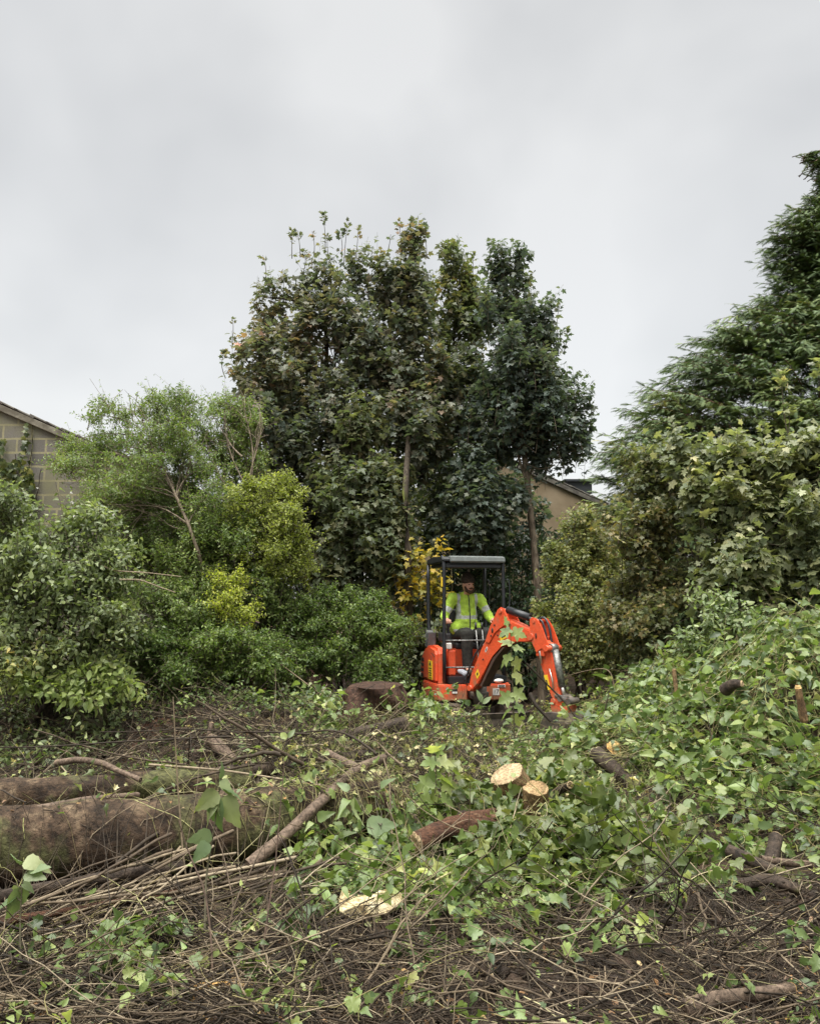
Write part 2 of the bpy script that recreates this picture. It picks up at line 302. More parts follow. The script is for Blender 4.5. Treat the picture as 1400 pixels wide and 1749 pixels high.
M['cut'] = barkmat('cut_wood_face', [(.3, (0.264, 0.176, 0.097)), (.55, (0.422, 0.317, 0.185)), (.75, (0.546, 0.440, 0.290))], 11, (1, 1, 1), bump=.4)
M['cuto'] = barkmat('fresh_orange_wood', [(.3, (.42, .19, .05)), (.5, (.66, .42, .15)), (.7, (.78, .64, .38))], 14, (1, 1, 1), bump=.4)
M['splitw'] = barkmat('split_pale_wood', [(.3, (.40, .25, .12)), (.45, (.70, .58, .34)), (.75, (.84, .76, .54))], 9, (1, 3, 1), bump=.6)

# ------------------------------------------------------------------ ground
def ground_material():
    m, t, o = mat('churned_earth'); L = t.links.new
    n1 = noise(t, 1.3, 8, rough=.6); n2 = noise(t, 9, 8, rough=.7); n3 = noise(t, 60, 5, rough=.7)
    c1 = ramp(t, [(.3, (.016, .011, .008)), (.5, (.040, .027, .018)), (.62, (.075, .050, .033)), (.8, (.12, .085, .058))], n2.outputs[0])
    c2 = ramp(t, [(.35, (.75, .72, .7)), (.7, (1.25, 1.2, 1.15))], n1.outputs[0])
    mx = N('ShaderNodeMix', t, data_type='RGBA', blend_type='MULTIPLY'); mx.inputs[0].default_value = 1; L(c1.outputs[0], mx.inputs[6]); L(c2.outputs[0], mx.inputs[7])
    tcn = N('ShaderNodeTexCoord', t); s = N('ShaderNodeSeparateXYZ', t); L(tcn.outputs['Object'], s.inputs[0])
    mr = N('ShaderNodeMapRange', t); mr.inputs[1].default_value = 7.0; mr.inputs[2].default_value = 8.2; L(s.outputs['Y'], mr.inputs[0])
    mr2 = N('ShaderNodeMapRange', t); mr2.inputs[1].default_value = -1.0; mr2.inputs[2].default_value = -2.0; L(s.outputs['X'], mr2.inputs[0])
    mm = N('ShaderNodeMath', t, operation='MULTIPLY'); L(mr.outputs[0], mm.inputs[0]); L(mr2.outputs[0], mm.inputs[1])
    red = ramp(t, [(.35, (.060, .024, .013)), (.65, (.16, .068, .038))], n2.outputs[0])
    mr3 = N('ShaderNodeMix', t, data_type='RGBA'); L(mm.outputs[0], mr3.inputs[0]); L(mx.outputs[2], mr3.inputs[6]); L(red.outputs[0], mr3.inputs[7])
    p = N('ShaderNodeBsdfPrincipled', t); L(mr3.outputs[2], p.inputs['Base Color'])
    rr = ramp(t, [(.42, (.30, .30, .30)), (.6, (.9, .9, .9))], n1.outputs[0]); L(rr.outputs[0], p.inputs['Roughness'])
    p.inputs['Specular IOR Level'].default_value = .35
    b = N('ShaderNodeBump', t); b.inputs['Strength'].default_value = .9; b.inputs['Distance'].default_value = .03
    ad = N('ShaderNodeMath', t, operation='MULTIPLY_ADD'); L(n3.outputs[0], ad.inputs[0]); ad.inputs[1].default_value = .4; L(n2.outputs[0], ad.inputs[2]); L(ad.outputs[0], b.inputs['Height']); L(b.outputs[0], p.inputs['Normal'])
    L(p.outputs[0], o.inputs[0]); return m
far = np.array([14, 17, 22, 30, 45, 80, 150, 400.0])
xs = np.concatenate([-far[::-1], np.linspace(-7, -3.2, 60)[:-1], np.linspace(-3.2, 4.8, 300), np.linspace(4.8, 9, 60)[1:], far])
ys = np.concatenate([-far[::-1][:7], np.linspace(-2, 2.6, 20), np.linspace(2.65, 6.6, 200), np.linspace(6.64, 12, 130), [12.5, 13, 14, 16, 20, 30, 60, 150, 500]])
gx, gy = np.meshgrid(xs, ys); gv = np.stack([gx, gy, gz(gx, gy)], -1).reshape(-1, 3)
nx, ny = len(xs), len(ys); ii, jj = np.meshgrid(np.arange(nx - 1), np.arange(ny - 1)); k0 = jj * nx + ii
g = Geo(); g.add(gv, np.stack([k0, k0 + 1, k0 + nx + 1, k0 + nx], -1).reshape(-1, 4))
tag(g.build('ground', ground_material()), kind='structure')

# ------------------------------------------------------------------ solid builder
class B:
    def __init__(s): s.bm = bmesh.new(); s.mi = 0
    def _take(s, b, M4=None):
        if M4 is not None: bmesh.ops.transform(b, matrix=M4, verts=b.verts)
        bmesh.ops.recalc_face_normals(b, faces=b.faces)
        mp = {}
        for v in b.verts: mp[v] = s.bm.verts.new(v.co)
        for f in b.faces:
            try:
                nf = s.bm.faces.new([mp[v] for v in f.verts]); nf.material_index = s.mi; nf.smooth = f.smooth
            except ValueError: pass
        b.free(); return s
    def box(s, c, d, rot=None, bev=0.008, seg=2):
        b = bmesh.new(); bmesh.ops.create_cube(b, size=1.0); bmesh.ops.scale(b, vec=d, verts=b.verts)
        if bev: bmesh.ops.bevel(b, geom=list(b.edges), offset=min(bev, min(d) * .45), segments=seg, affect='EDGES', profile=.5)
        Mx = Matrix.Translation(c) @ (rot.to_4x4() if rot is not None else Matrix.Identity(4)); return s._take(b, Mx)
    def cyl(s, p0, p1, r0, r1=None, n=16, bev=0):
        p0, p1 = Vector(p0), Vector(p1); d = p1 - p0; b = bmesh.new()
        bmesh.ops.create_cone(b, cap_ends=True, segments=n, radius1=r0, radius2=r0 if r1 is None else r1, depth=d.length)
        for f in b.faces: f.smooth = len(f.verts) == 4
        if bev: bmesh.ops.bevel(b, geom=[e for e in b.edges if any(len(f.verts) > 4 for f in e.link_faces)], offset=bev, segments=2, affect='EDGES')
        return s._take(b, Matrix.Translation((p0 + p1) / 2) @ d.to_track_quat('Z', 'Y').to_matrix().to_4x4())
    def tube(s, pts, r, n=10, smooth_steps=0):
        pts = [Vector(p) for p in pts]
        for _ in range(smooth_steps):
            q = [pts[0]]
            for a, b_ in zip(pts[:-1], pts[1:]): q += [a.lerp(b_, .25), a.lerp(b_, .75)]
            pts = q + [pts[-1]]
        rr = r if isinstance(r, (list, tuple)) else [r] * len(pts)
        b = bmesh.new(); rings = []
        prev = None
        for i, p in enumerate(pts):
            t = (pts[min(i + 1, len(pts) - 1)] - pts[max(i - 1, 0)]).normalized()
            if prev is None: a = t.orthogonal().normalized()
            else: a = (prev - t * prev.dot(t)).normalized()
            prev = a; c = t.cross(a)
            rings.append([b.verts.new(p + rr[i] * (math.cos(k * 2 * math.pi / n) * a + math.sin(k * 2 * math.pi / n) * c)) for k in range(n)])
        for r0, r1 in zip(rings[:-1], rings[1:]):
            for k in range(n): b.faces.new([r0[k], r0[(k + 1) % n], r1[(k + 1) % n], r1[k]]).smooth = True
        b.faces.new(rings[0]); b.faces.new(rings[-1]); return s._take(b)
    def prism(s, prof, o, ua, ub, h0, h1, bev=0.0, smooth=False):
        """2D profile extruded along ua x ub from h0 to h1"""
        o, ua, ub = Vector(o), Vector(ua).normalized(), Vector(ub).normalized(); un = ua.cross(ub).normalized(); b = bmesh.new()
        A = [b.verts.new(o + ua * p[0] + ub * p[1] + un * h0) for p in prof]; C = [b.verts.new(o + ua * p[0] + ub * p[1] + un * h1) for p in prof]
        n = len(prof); b.faces.new(A); b.faces.new(C[::-1])
        for i in range(n): b.faces.new([A[i], A[(i + 1) % n], C[(i + 1) % n], C[i]]).smooth = smooth
        if bev: bmesh.ops.bevel(b, geom=[e for e in b.edges if any(len(f.verts) > 4 for f in e.link_faces)], offset=bev, segments=2, affect='EDGES')
        return s._take(b)
    def ell(s, c, r, n=16):
        b = bmesh.new(); bmesh.ops.create_uvsphere(b, u_segments=n, v_segments=n // 2 + 2, radius=1.0); bmesh.ops.scale(b, vec=r, verts=b.verts)
        for f in b.faces: f.smooth = True
        return s._take(b, Matrix.Translation(c))
    def obj(s, name, mats, parent=None):
        me = bpy.data.meshes.new(name); s.bm.to_mesh(me); s.bm.free()
        for m in (mats if isinstance(mats, (list, tuple)) else [mats]): me.materials.append(m)
        o = bpy.data.objects.new(name, me); COL.objects.link(o)
        if parent is not None: o.parent = parent
        return o

# ------------------------------------------------------------------ outbuildings
def blockwall_mat():
    m, t, o = mat('concrete_blockwork'); L = t.links.new; tc = N('ShaderNodeTexCoord', t); mp = N('ShaderNodeMapping', t); mp.inputs['Rotation'].default_value = (R(-90), 0, 0)
    dn = noise(t, 5, 3); dm = N('ShaderNodeVectorMath', t, operation='MULTIPLY_ADD'); L(dn.outputs['Color'], dm.inputs[0]); dm.inputs[1].default_value = (.03, .03, .03); L(tc.outputs['Object'], dm.inputs[2]); L(dm.outputs[0], mp.inputs[0]); br = N('ShaderNodeTexBrick', t); L(mp.outputs[0], br.inputs['Vector'])
    nd = noise(t, 6, 4); 
    br.inputs['Scale'].default_value = 1.0; br.inputs['Brick Width'].default_value = .46; br.inputs['Row Height'].default_value = .225; br.inputs['Mortar Size'].default_value = .020; br.inputs['Mortar Smooth'].default_value = .4
    br.inputs['Color1'].default_value = (.150, .140, .122, 1); br.inputs['Color2'].default_value = (.200, .186, .162, 1); br.inputs['Mortar'].default_value = (.34, .31, .19, 1); br.offset = .5
    n = noise(t, 45, 6, rough=.7); r = ramp(t, [(.3, (.75, .75, .75)), (.7, (1.2, 1.2, 1.2))], n.outputs[0])
    mx = N('ShaderNodeMix', t, data_type='RGBA', blend_type='MULTIPLY'); mx.inputs[0].default_value = 1; L(br.outputs[0], mx.inputs[6]); L(r.outputs[0], mx.inputs[7])
    g = noise(t, 1.6, 6); rg = ramp(t, [(.42, (0, 0, 0)), (.66, (.75, .75, .75))], g.outputs[0]); m2 = N('ShaderNodeMix', t, data_type='RGBA'); L(rg.outputs[0], m2.inputs[0]); L(mx.outputs[2], m2.inputs[6]); m2.inputs[7].default_value = (.20, .195, .10, 1)
    p = N('ShaderNodeBsdfPrincipled', t); p.inputs['Roughness'].default_value = .9; L(m2.outputs[2], p.inputs['Base Color'])
    b = N('ShaderNodeBump', t); b.inputs['Strength'].default_value = .6; b.inputs['Distance'].default_value = .01; L(n.outputs[0], b.inputs['Height']); L(b.outputs[0], p.inputs['Normal']); L(p.outputs[0], o.inputs[0]); return m
M['block'] = blockwall_mat()
M['tile'] = simple('weathered_roof_tile', (.085, .078, .068), .85, col2=(.20, .185, .155), scale=7, bump=.4)
M['mossverge'] = simple('mossy_verge_mortar', (.13, .115, .085), .9, col2=(.25, .23, .18), scale=9, bump=.5)
M['render'] = simple('tan_render', (.235, .18, .11), .9, col2=(.34, .27, .18), scale=1.6, bump=.1)
M['lead'] = simple('dark_metal_flashing', (.035, .040, .048), .5)
M['plaster'] = simple('pale_grey_board', (.40, .42, .43), .7)
def gable(name, label, Y, apex, eave, xl, xr, wallmat, depth, vm='mossverge', rz=0):
    """gable end facing the camera: apex and eave are photo positions of the verge at distance Y"""
    A, E = P(*apex, Y), P(*eave, Y); sl = (E[2] - A[2]) / (E[0] - A[0]); o = (A[0], Y, 0)
    r = empty(name, o, label, 'building', rz=rz)
    halfw = xr; lw = xl                                         # metres right and left of the apex
    b = B(); b.prism([(-lw, -.3), (halfw, -.3), (halfw, A[2] + sl * halfw), (0, A[2]), (-lw, A[2] + sl * lw)], (0, 0, 0), (1, 0, 0), (0, 0, 1), 0.0, -.22)
    b.obj('gable_wall', wallmat, r)
    b = B(); b.box((halfw - .11, depth / 2 + .22, (A[2] + sl * halfw) / 2 - .1), (.22, depth - .02, A[2] + sl * halfw + .2), bev=0); b.obj('side_wall', wallmat, r)
    b = B(); ang = math.atan(sl); L_ = math.hypot(halfw + .25, sl * (halfw + .25)); n = max(3, int(L_ / .27)); rng = np.random.default_rng(3)
    for sgn in (1, -1):
        for i in range(n):
            t0 = (i + .5) / n * L_; cx = math.cos(ang) * t0 * sgn; cz = A[2] + .07 + math.sin(ang) * t0
            for k in range(int(depth / .38) + 1):
                b.box((cx, -.06 + .38 * k + .17, cz + rng.normal(0, .004)), (.36, .372, .028), Matrix.Rotation(-ang * sgn + (.045) * sgn, 3, 'Y'), bev=.006, seg=1)
    rf = b.obj('roof', M['tile'], r)
    b = B()
    for sgn in (1, -1):
        c = (math.cos(ang) * L_ / 2 * sgn, -.02, A[2] - .015 + math.sin(ang) * L_ / 2)
        b.box(c, (L_, .10, .10), Matrix.Rotation(-ang * sgn, 3, 'Y'), bev=.01)
    b.obj('verge', M[vm], r); return r, A, sl
gable('blockwork_outbuilding', 'concrete block outbuilding with yellowish mortar and a tiled roof verge, behind the left shrubs', 12.3, (-180, 617), (145, 757), 4.2, 4.6, M['block'], 5)
rb, A, sl = gable('rendered_outbuilding', 'tan rendered outbuilding with tiled verge seen between the maple and the conifer', 18.5, (845, 778), (1050, 871), 2.9, 3.05, M['render'], 5, 'tile')
b = B(); c = P(984, 836, 19.6) - np.array([A[0], 18.5, 0]); b.box(c, (.62, .7, .30)); b.box(c + np.array([0, 0, .17]), (.78, .85, .06)); b.obj('roof_box', M['lead'], rb)
b = B(); c = P(1047, 864, 18.4) - np.array([A[0], 18.5, 0]); b.box(c, (.22, .14, .18)); b.obj('box_end', M['plaster'], rb)

# ------------------------------------------------------------------ plants
def blob_samples(blobs, n, rng, shell=.30, col=0):
    """blobs: (px, py, Y, rx px, ry px, rd m)"""
    C = []; Rr = []
    for px, py, Y, rx, ry, rd in blobs:
        C.append(P(px, py, Y)); s = Y / FPX; Rr.append((rx * s, rd, ry * s))
    C = np.array(C); Rr = np.array(Rr); nb = len(C)
    ns = 7; ds = nrm(rng.normal(size=(nb, ns, 3)) + np.array([0, -.3, .35])); C2 = (C[:, None] + ds * Rr[:, None] * rng.uniform(.75, 1.02, (nb, ns, 1))).reshape(-1, 3)
    R2 = (Rr[:, None] * rng.uniform(.22, .48, (nb, ns, 1))).reshape(-1, 3); R2 = R2 * (np.array([.75, .8, 1.5]) if col else 1.0); par = np.repeat(np.arange(nb), ns)
    CA = np.concatenate([C, C2]); RA = np.concatenate([Rr * .86, R2]); own = np.concatenate([np.arange(nb), par])
    w = RA.prod(1) ** .72; kk = rng.choice(len(CA), n, p=w / w.sum()); k = own[kk]
    d = nrm(rng.normal(size=(n, 3))); d[:, 1] = np.where(rng.random(n) < .62, -np.abs(d[:, 1]), d[:, 1])   # the near side carries most of the leaves the photo shows
    r = rng.random(n) ** shell * (1 + .10 * rng.normal(size=n))
    Q = CA[kk] + d * r[:, None] * RA[kk]
    return Q, d, k, C, Rr
def shoots(Q, D, L, K, rng, droop):
    n = len(Q); t = np.linspace(0, 1, K)[None, :, None]; L = L[:, None, None]
    side = rng.normal(size=(n, 3))[:, None] * .12
    return Q[:, None] + L * (t * D[:, None] + t * t * (side + np.array([0, 0, -droop])))
def shoot_leaves(geo, paths, m, tpl, size, rng, mat=0, droop=.3, pet=.5, up=.8, t0=.12, rb=None, rs=.5, bend=.25, fold=.2, ordered=True):
    n, K, _ = paths.shape; T = nrm(np.gradient(paths, axis=1))
    j = np.arange(m); tt = np.linspace(t0, 1, m // 2 + 1)[j // 2][None] + rng.normal(0, .03, (n, m)); tt = np.clip(tt, 0, 1)
    f = tt * (K - 1); i0 = np.minimum(f.astype(int), K - 2); w = (f - i0)[..., None]; ar = np.arange(n)[:, None]
    p = paths[ar, i0] * (1 - w) + paths[ar, i0 + 1] * w; t_ = T[ar, i0]
    ref = np.where(np.abs(t_[..., 2:3]) > .9, np.array([1., 0, 0]), UP); e1 = nrm(np.cross(t_, ref)); e2 = np.cross(t_, e1)
    a = rng.random(n)[:, None] * 6.28 + (j // 2) * 1.57 + (j % 2) * 3.14 + rng.normal(0, .35, (n, m))
    sd = np.cos(a)[..., None] * e1 + np.sin(a)[..., None] * e2
    sz = size * rng.uniform(.6, 1.15, (n, m)) * (1 - .35 * tt)
    D = nrm(sd + .45 * t_ + np.array([0, 0, -droop]) + rng.normal(0, .22, (n, m, 3)))
    pb = p + (sd * .9 + t_ * .5) * (pet * sz)[..., None]
    Nn = up * UP + .35 * t_ + rng.normal(0, .55, (n, m, 3))
    base = rng.random(n) if rb is None else rb
    r = np.clip(base[:, None] * (1 - rs) + rs * rng.random((n, m)), 0, 1)
    leaves(geo, tpl, pb.reshape(-1, 3), D.reshape(-1, 3), Nn.reshape(-1, 3), sz.ravel(), rng, mat, r.ravel(), bend, fold)
def limb(geo, a, b, r0, r1, rng, K=8, wob=.06, sides=6, sag=0, mat=0):
    a, b = np.asarray(a, float), np.asarray(b, float); t = np.linspace(0, 1, K)[:, None]; L = np.linalg.norm(b - a)
    p = a + (b - a) * t + np.array([0, 0, 1.0]) * sag * np.sin(np.pi * t) * L
    wv = rng.normal(size=(2, 3)); p = p + L * wob * (np.sin(np.pi * t) * wv[0] + .5 * np.sin(2 * np.pi * t) * wv[1])
    tubes(geo, p, np.linspace(r0, r1, K)[None], sides, mat); return p
def plant(name, label, cat, base, blobs, n, m, tpl, size, lmat, wood, seed, shell=.30, sl=.5, out=.7, upw=.7, rnd=.5, droop=.25, ldroop=.3, pet=.5, trunk=None, trunk_r=.05, spires=(), group=None, fill=0, limbs=True, twig_r=.004, bend=.25, tone=None, K=5, part='crown', sub=.10, extra=None, lead=0):
    rng = np.random.default_rng(seed); base = np.asarray(base, float)
    Q, d, k, C, Rr = blob_samples(blobs, n, rng, shell, lead > 0)
    ctr = C.mean(0); o = nrm(Q - C[k]) 
    D = nrm(out * o * np.array([1, 1, .6]) + upw * UP + rnd * rng.normal(size=(n, 3)))
    if lead:
        ld = rng.random(n) < lead; D[ld] = nrm(UP + .12 * rng.normal(size=(ld.sum(), 3)))
    L = sl * rng.uniform(.5, 1.25, n) * np.where(rng.random(n) < .07, 1.9, 1); 
    if lead: L = np.where(ld, sl * rng.uniform(1.2, 2.0, n), L)
    Q = Q - D * L[:, None] * .55
    Q[:, 2] = np.maximum(Q[:, 2], .05)
    root = empty(name, base, label, cat, group)
    lg = Geo(); wg = Geo(); pth = shoots(Q, D, L, K, rng, droop)
    pth[..., 2] = np.maximum(pth[..., 2], gz(pth[..., 0], pth[..., 1]) + .03)
    cn = vn(Q[:, 0] * 1.0 + Q[:, 1] * .5, Q[:, 2], 1.3, seed % 7) + .5
    rb = np.clip(.55 * cn + .45 * rng.random(n) + (0 if tone is None else tone(Q)), 0, 1)
    shoot_leaves(lg, pth, m, tpl, size, rng, 0, ldroop, pet, rb=rb, bend=bend)
    tubes(wg, pth, np.linspace(twig_r, twig_r * .4, K)[None], 3)
    for (tx, ty, Y, hm, q) in spires:                            # bare leaders with a tuft of leaves at the tip
        tip = P(tx, ty, Y); bot = tip + np.array([rng.normal(0, .06), rng.normal(0, .06), -hm]); t = np.linspace(0, 1, 6)[:, None]
        sp = bot + (tip - bot) * t + np.array([[.03, 0, 0]]) * np.sin(t * 3.1) * rng.normal()
        tubes(wg, sp, np.linspace(.008, .003, 6)[None], 4)
        shoot_leaves(lg, np.repeat(sp[None], 2, 0), q, tpl, size * .85, rng, 0, -.25, pet, t0=.72)
        shoot_leaves(lg, sp[None], max(2, q // 2), tpl, size * .8, rng, 0, ldroop, pet, t0=.1)
    if limbs:
        for i in range(len(C)):
            st = base + (C[i] - base) * np.array([.35, .35, .25]) if trunk is None else trunk[np.argmin(np.abs(np.array([q_[2] for q_ in trunk]) - (C[i][2] - Rr[i][2] * .9)))]
            rr = max(.008, trunk_r * .4)
            p = limb(wg, st, C[i] + np.array([0, 0, Rr[i][2] * .3]), rr, rr * .35, rng)
            if trunk is None: limb(wg, base + rng.normal(0, .08, 3) * np.array([1, 1, 0]), st, rr * 1.4, rr, rng, wob=.03)
            sel = np.where((k == i) & (rng.random(n) < sub))[0]
            for s_ in sel:
                q0 = p[rng.integers(2, 8)]; limb(wg, q0, Q[s_], rr * .35, twig_r, rng, K=5, wob=.08, sides=3)
    if extra is not None: extra(lg, wg, rng)
    off = -base
    for g_ in (lg, wg): g_.v = [v + off for v in g_.v]
    lg.build(part, M[lmat], root)
    wg.build('branches', M[wood], root)
    if trunk is not None:
        tg = Geo(); tr = np.array(trunk, float) - base; kk = len(tr); tubes(tg, tr, np.linspace(trunk_r, trunk_r * .5, kk)[None], 10); tg.build('trunk', M[wood], root)
    return root
def trunkline(pts): return [P(*p) for p in pts]

TREES = 'young maples in the row behind the excavator'
MP = dict(tpl=MAPLE, lead=.16, shell=.50, sl=.50, out=.50, upw=.95, rnd=.38, droop=.12, ldroop=.45, pet=.45, sub=.12)
b0 = P(560, 1215, 13.8); b0[2] = 0
plant('maple_tree', 'broad dark maple, leftmost of the tall row, topped by bare leaders with leaf tufts', 'tree', b0,
      [(555, 475, 13.8, 46, 55, .5), (505, 500, 13.8, 26, 55, .3), (605, 480, 13.8, 24, 60, .3), (500, 580, 13.8, 74, 70, .9), (590, 590, 13.8, 62, 110, .9), (470, 660, 13.6, 88, 85, 1.1), (575, 700, 13.8, 95, 120, 1.2), (470, 740, 13.4, 80, 80, 1.0), (545, 830, 13.6, 105, 100, 1.2), (520, 930, 13.8, 100, 80, 1.2), (455, 850, 13.4, 70, 80, .9), (450, 525, 13.8, 22, 60, .3), (412, 620, 13.6, 22, 50, .3)],
      1350, 12, size=.138, lmat='maple', wood='bark', seed=11, trunk=[b0, P(558, 900, 13.8), P(560, 700, 13.8), P(556, 520, 13.8)], trunk_r=.07,
      spires=[(500, 392, 13.8, .55, 8), (508, 396, 13.8, .5, 5), (533, 395, 13.8, .5, 4), (551, 365, 13.8, .75, 7), (594, 380, 13.8, .8, 7), (612, 385, 13.8, .85, 7), (580, 395, 13.8, .5, 7), (449, 436, 13.8, .5, 4), (397, 540, 13.6, .5, 4), (386, 598, 13.6, .5, 8), (630, 415, 13.8, .4, 2), (637, 420, 13.8, .45, 2), (540, 590, 13.0, .9, 4), (485, 470, 13.8, .5, 7), (470, 500, 13.8, .5, 7), (430, 555, 13.7, .5, 7), (520, 430, 13.8, .5, 7), (560, 400, 13.8, .6, 8), (600, 430, 13.8, .5, 7), (628, 490, 13.8, .5, 6), (640, 540, 13.8, .5, 6)], group=TREES, **MP)
b0 = P(700, 1215, 13.6); b0[2] = 0
plant('maple_tree', 'tall middle maple with a grey trunk and a broad tuft at its very top', 'tree', b0,
      [(700, 420, 13.6, 24, 42, .3), (695, 480, 13.6, 36, 50, .45), (692, 545, 13.6, 50, 55, .7), (700, 620, 13.6, 66, 90, .9), (690, 730, 13.5, 72, 80, .95), (650, 500, 13.7, 24, 60, .3), (730, 700, 13.8, 60, 90, .8), (650, 640, 13.8, 50, 80, .7)],
      820, 12, size=.138, lmat='maple', wood='bark', seed=12, trunk=[b0, P(699, 1080, 12.2), P(697, 940, 12.0), P(692, 840, 12.1), P(697, 760, 12.6), P(705, 600, 13.6), P(700, 450, 13.6)], trunk_r=.07,
      spires=[(682, 378, 13.6, .6, 8), (703, 376, 13.6, .6, 10), (722, 388, 13.6, .6, 8), (667, 400, 13.6, .35, 2), (645, 470, 13.7, .5, 6)], group=TREES, **MP)
b0 = P(770, 1215, 14.3); b0[2] = 0
plant('maple_tree', 'slim maple half hidden between the central and the right hand maple', 'tree', b0,
      [(765, 448, 14.3, 24, 36, .3), (795, 480, 14.3, 26, 40, .3), (775, 530, 14.3, 60, 60, .6), (780, 640, 14.4, 48, 90, .8), (810, 560, 14.4, 40, 60, .5), (765, 760, 14.5, 60, 90, .9), (770, 870, 14.6, 70, 80, .9)],
      560, 12, size=.135, lmat='maple_g', wood='bark', seed=13, trunk=[b0, P(772, 900, 14.3), P(768, 650, 14.3), P(765, 470, 14.3)], trunk_r=.055,
      spires=[(757, 415, 14.3, .5, 7), (770, 412, 14.3, .5, 7), (808, 432, 14.3, .5, 7), (790, 470, 14.2, .4, 5)], group=TREES, **MP)
b0 = P(925, 1205, 13.2); b0[2] = 0
plant('maple_tree', 'dark maple right of the row with a pale bare trunk beside the rendered outbuilding', 'tree', b0,
      [(850, 465, 13.4, 24, 50, .35), (880, 475, 13.4, 24, 45, .35), (860, 555, 13.4, 58, 55, .7), (915, 570, 13.4, 48, 62, .7), (870, 650, 13.4, 75, 75, 1.0), (930, 690, 13.3, 62, 80, .9), (880, 740, 13.4, 85, 55, 1.0), (960, 755, 13.2, 52, 48, .7), (835, 700, 13.6, 45, 70, .7)],
      880, 12, size=.135, lmat='maple_d', wood='palebark', seed=14, trunk=[b0, P(921, 1060, 13.2), P(912, 940, 13.2), P(901, 830, 13.2), P(890, 730, 13.3), P(872, 600, 13.4), P(860, 480, 13.4)], trunk_r=.07,
      spires=[(839, 408, 13.4, .6, 6), (880, 412, 13.4, .6, 7), (868, 425, 13.4, .5, 6), (905, 470, 13.4, .5, 6), (938, 512, 13.4, .5, 6), (957, 518, 13.4, .6, 7), (968, 560, 13.4, .5, 6), (985, 670, 13.2, .4, 6)], group=TREES, **MP)
b0 = P(620, 1200, 12.6); b0[2] = 0
plant('maple_sapling', 'bushy olive maple sapling with bronze upper leaves below the leftmost tall maple', 'tree', b0,
      [(620, 735, 12.7, 38, 55, .45), (590, 830, 12.6, 70, 60, .7), (650, 850, 12.6, 55, 60, .7), (610, 920, 12.5, 90, 60, .8), (660, 930, 12.6, 55, 60, .6), (590, 985, 12.5, 60, 35, .6)],
      560, 12, size=.14, lmat='maple_g', wood='bark', seed=15, trunk=[b0, P(618, 900, 12.6), P(622, 740, 12.7)], trunk_r=.035, tone=lambda Q: .35 * ss(2.9, 4.2, Q[:, 2]) - .08, **{**MP, 'ldroop': .6})
b0 = P(800, 1200, 12.9); b0[2] = 0
plant('maple_sapling', 'spindly dark maple sapling with a tall wavy leader behind the excavator canopy', 'tree', b0,
      [(800, 790, 13.0, 38, 45, .4), (790, 850, 12.9, 55, 45, .5), (830, 850, 13.0, 60, 50, .6), (800, 905, 13.0, 70, 40, .6)],
      260, 12, size=.14, lmat='maple_d', wood='bark', seed=16, trunk=[b0, P(800, 900, 13), P(803, 780, 13)], trunk_r=.025, spires=[(806, 690, 12.9, 1.0, 6)], **MP)
# left shrubs
PV = dict(tpl=OVAL_L, shell=.40, out=.6, upw=.6, rnd=.55, droop=.15, ldroop=.15, pet=.12, sub=.05)
def fan(lg, wg, rng):
    for a, b_ in (((302, 850, 10.4), (215, 735, 10.6)), ((300, 845, 10.5), (250, 730, 10.7)), ((303, 850, 10.5), (290, 735, 10.7)), ((306, 858, 10.5), (330, 745, 10.7)), ((290, 830, 10.9), (180, 760, 10.6)), ((300, 868, 10.5), (215, 850, 10.3)), ((322, 905, 10.4), (230, 870, 10.2)), ((270, 790, 10.4), (232, 690, 10.9)), ((285, 780, 10.4), (300, 690, 11))):
        q = limb(wg, P(*a), P(*b_), .010, .003, rng, K=9, wob=.05)
        for _ in range(5): limb(wg, q[rng.integers(3, 8)], q[-1] + rng.normal(0, .22, 3), .005, .002, rng, K=5, wob=.08, sides=3)
def fan2(lg, wg, rng):
    for a, b_ in (((428, 850, 11.0), (385, 700, 11.3)), ((426, 840, 11.0), (413, 680, 11.3)), ((424, 840, 11.0), (445, 705, 11.3)), ((400, 860, 11.0), (350, 745, 11.3)), ((414, 780, 11.1), (370, 720, 11.3))):
        q = limb(wg, P(*a), P(*b_), .016, .004, rng, K=9, wob=.04)
        for _ in range(6): limb(wg, q[rng.integers(3, 8)], q[-1] + rng.normal(0, .2, 3), .006, .002, rng, K=5, wob=.08, sides=3)
b0 = P(345, 1200, 11.2); b0[2] = .3
plant('privet_tree', 'airy tall privet with a leaning pale stem against the sky, left of the maples', 'tree', b0,
      [(215, 705, 11.2, 62, 26, .5), (165, 712, 11.2, 26, 14, .25), (280, 690, 11.2, 45, 26, .4), (330, 720, 11.3, 60, 45, .7), (250, 765, 11.2, 95, 50, .8), (175, 770, 11.2, 42, 28, .4), (290, 830, 11.2, 90, 60, .8), (220, 860, 11.0, 70, 60, .7), (340, 900, 11.2, 80, 60, .8), (270, 940, 11.2, 80, 50, .7), (165, 800, 10.9, 60, 40, .5), (185, 880, 10.6, 60, 45, .5), (120, 760, 11.2, 26, 20, .3), (350, 800, 10.9, 60, 50, .5), (240, 790, 10.2, 60, 26, .3), (200, 830, 10.0, 60, 26, .3), (340, 850, 10.2, 40, 30, .3), (290, 740, 10.4, 50, 26, .3)],
      2900, 15, size=.056, lmat='privet', wood='palebark', seed=21, sl=.38, twig_r=.003,
      trunk=[b0, P(352, 1000, 10.3), P(338, 940, 9.95), P(322, 895, 10.0), P(302, 850, 10.2), P(280, 800, 10.7), P(262, 755, 11.0)], trunk_r=.027, extra=fan,
      spires=[(236, 668, 11.2, .35, 8), (268, 668, 11.2, .35, 8), (220, 672, 11.2, .3, 6), (150, 700, 11.2, .3, 8)], **{**PV, 'shell': .6})
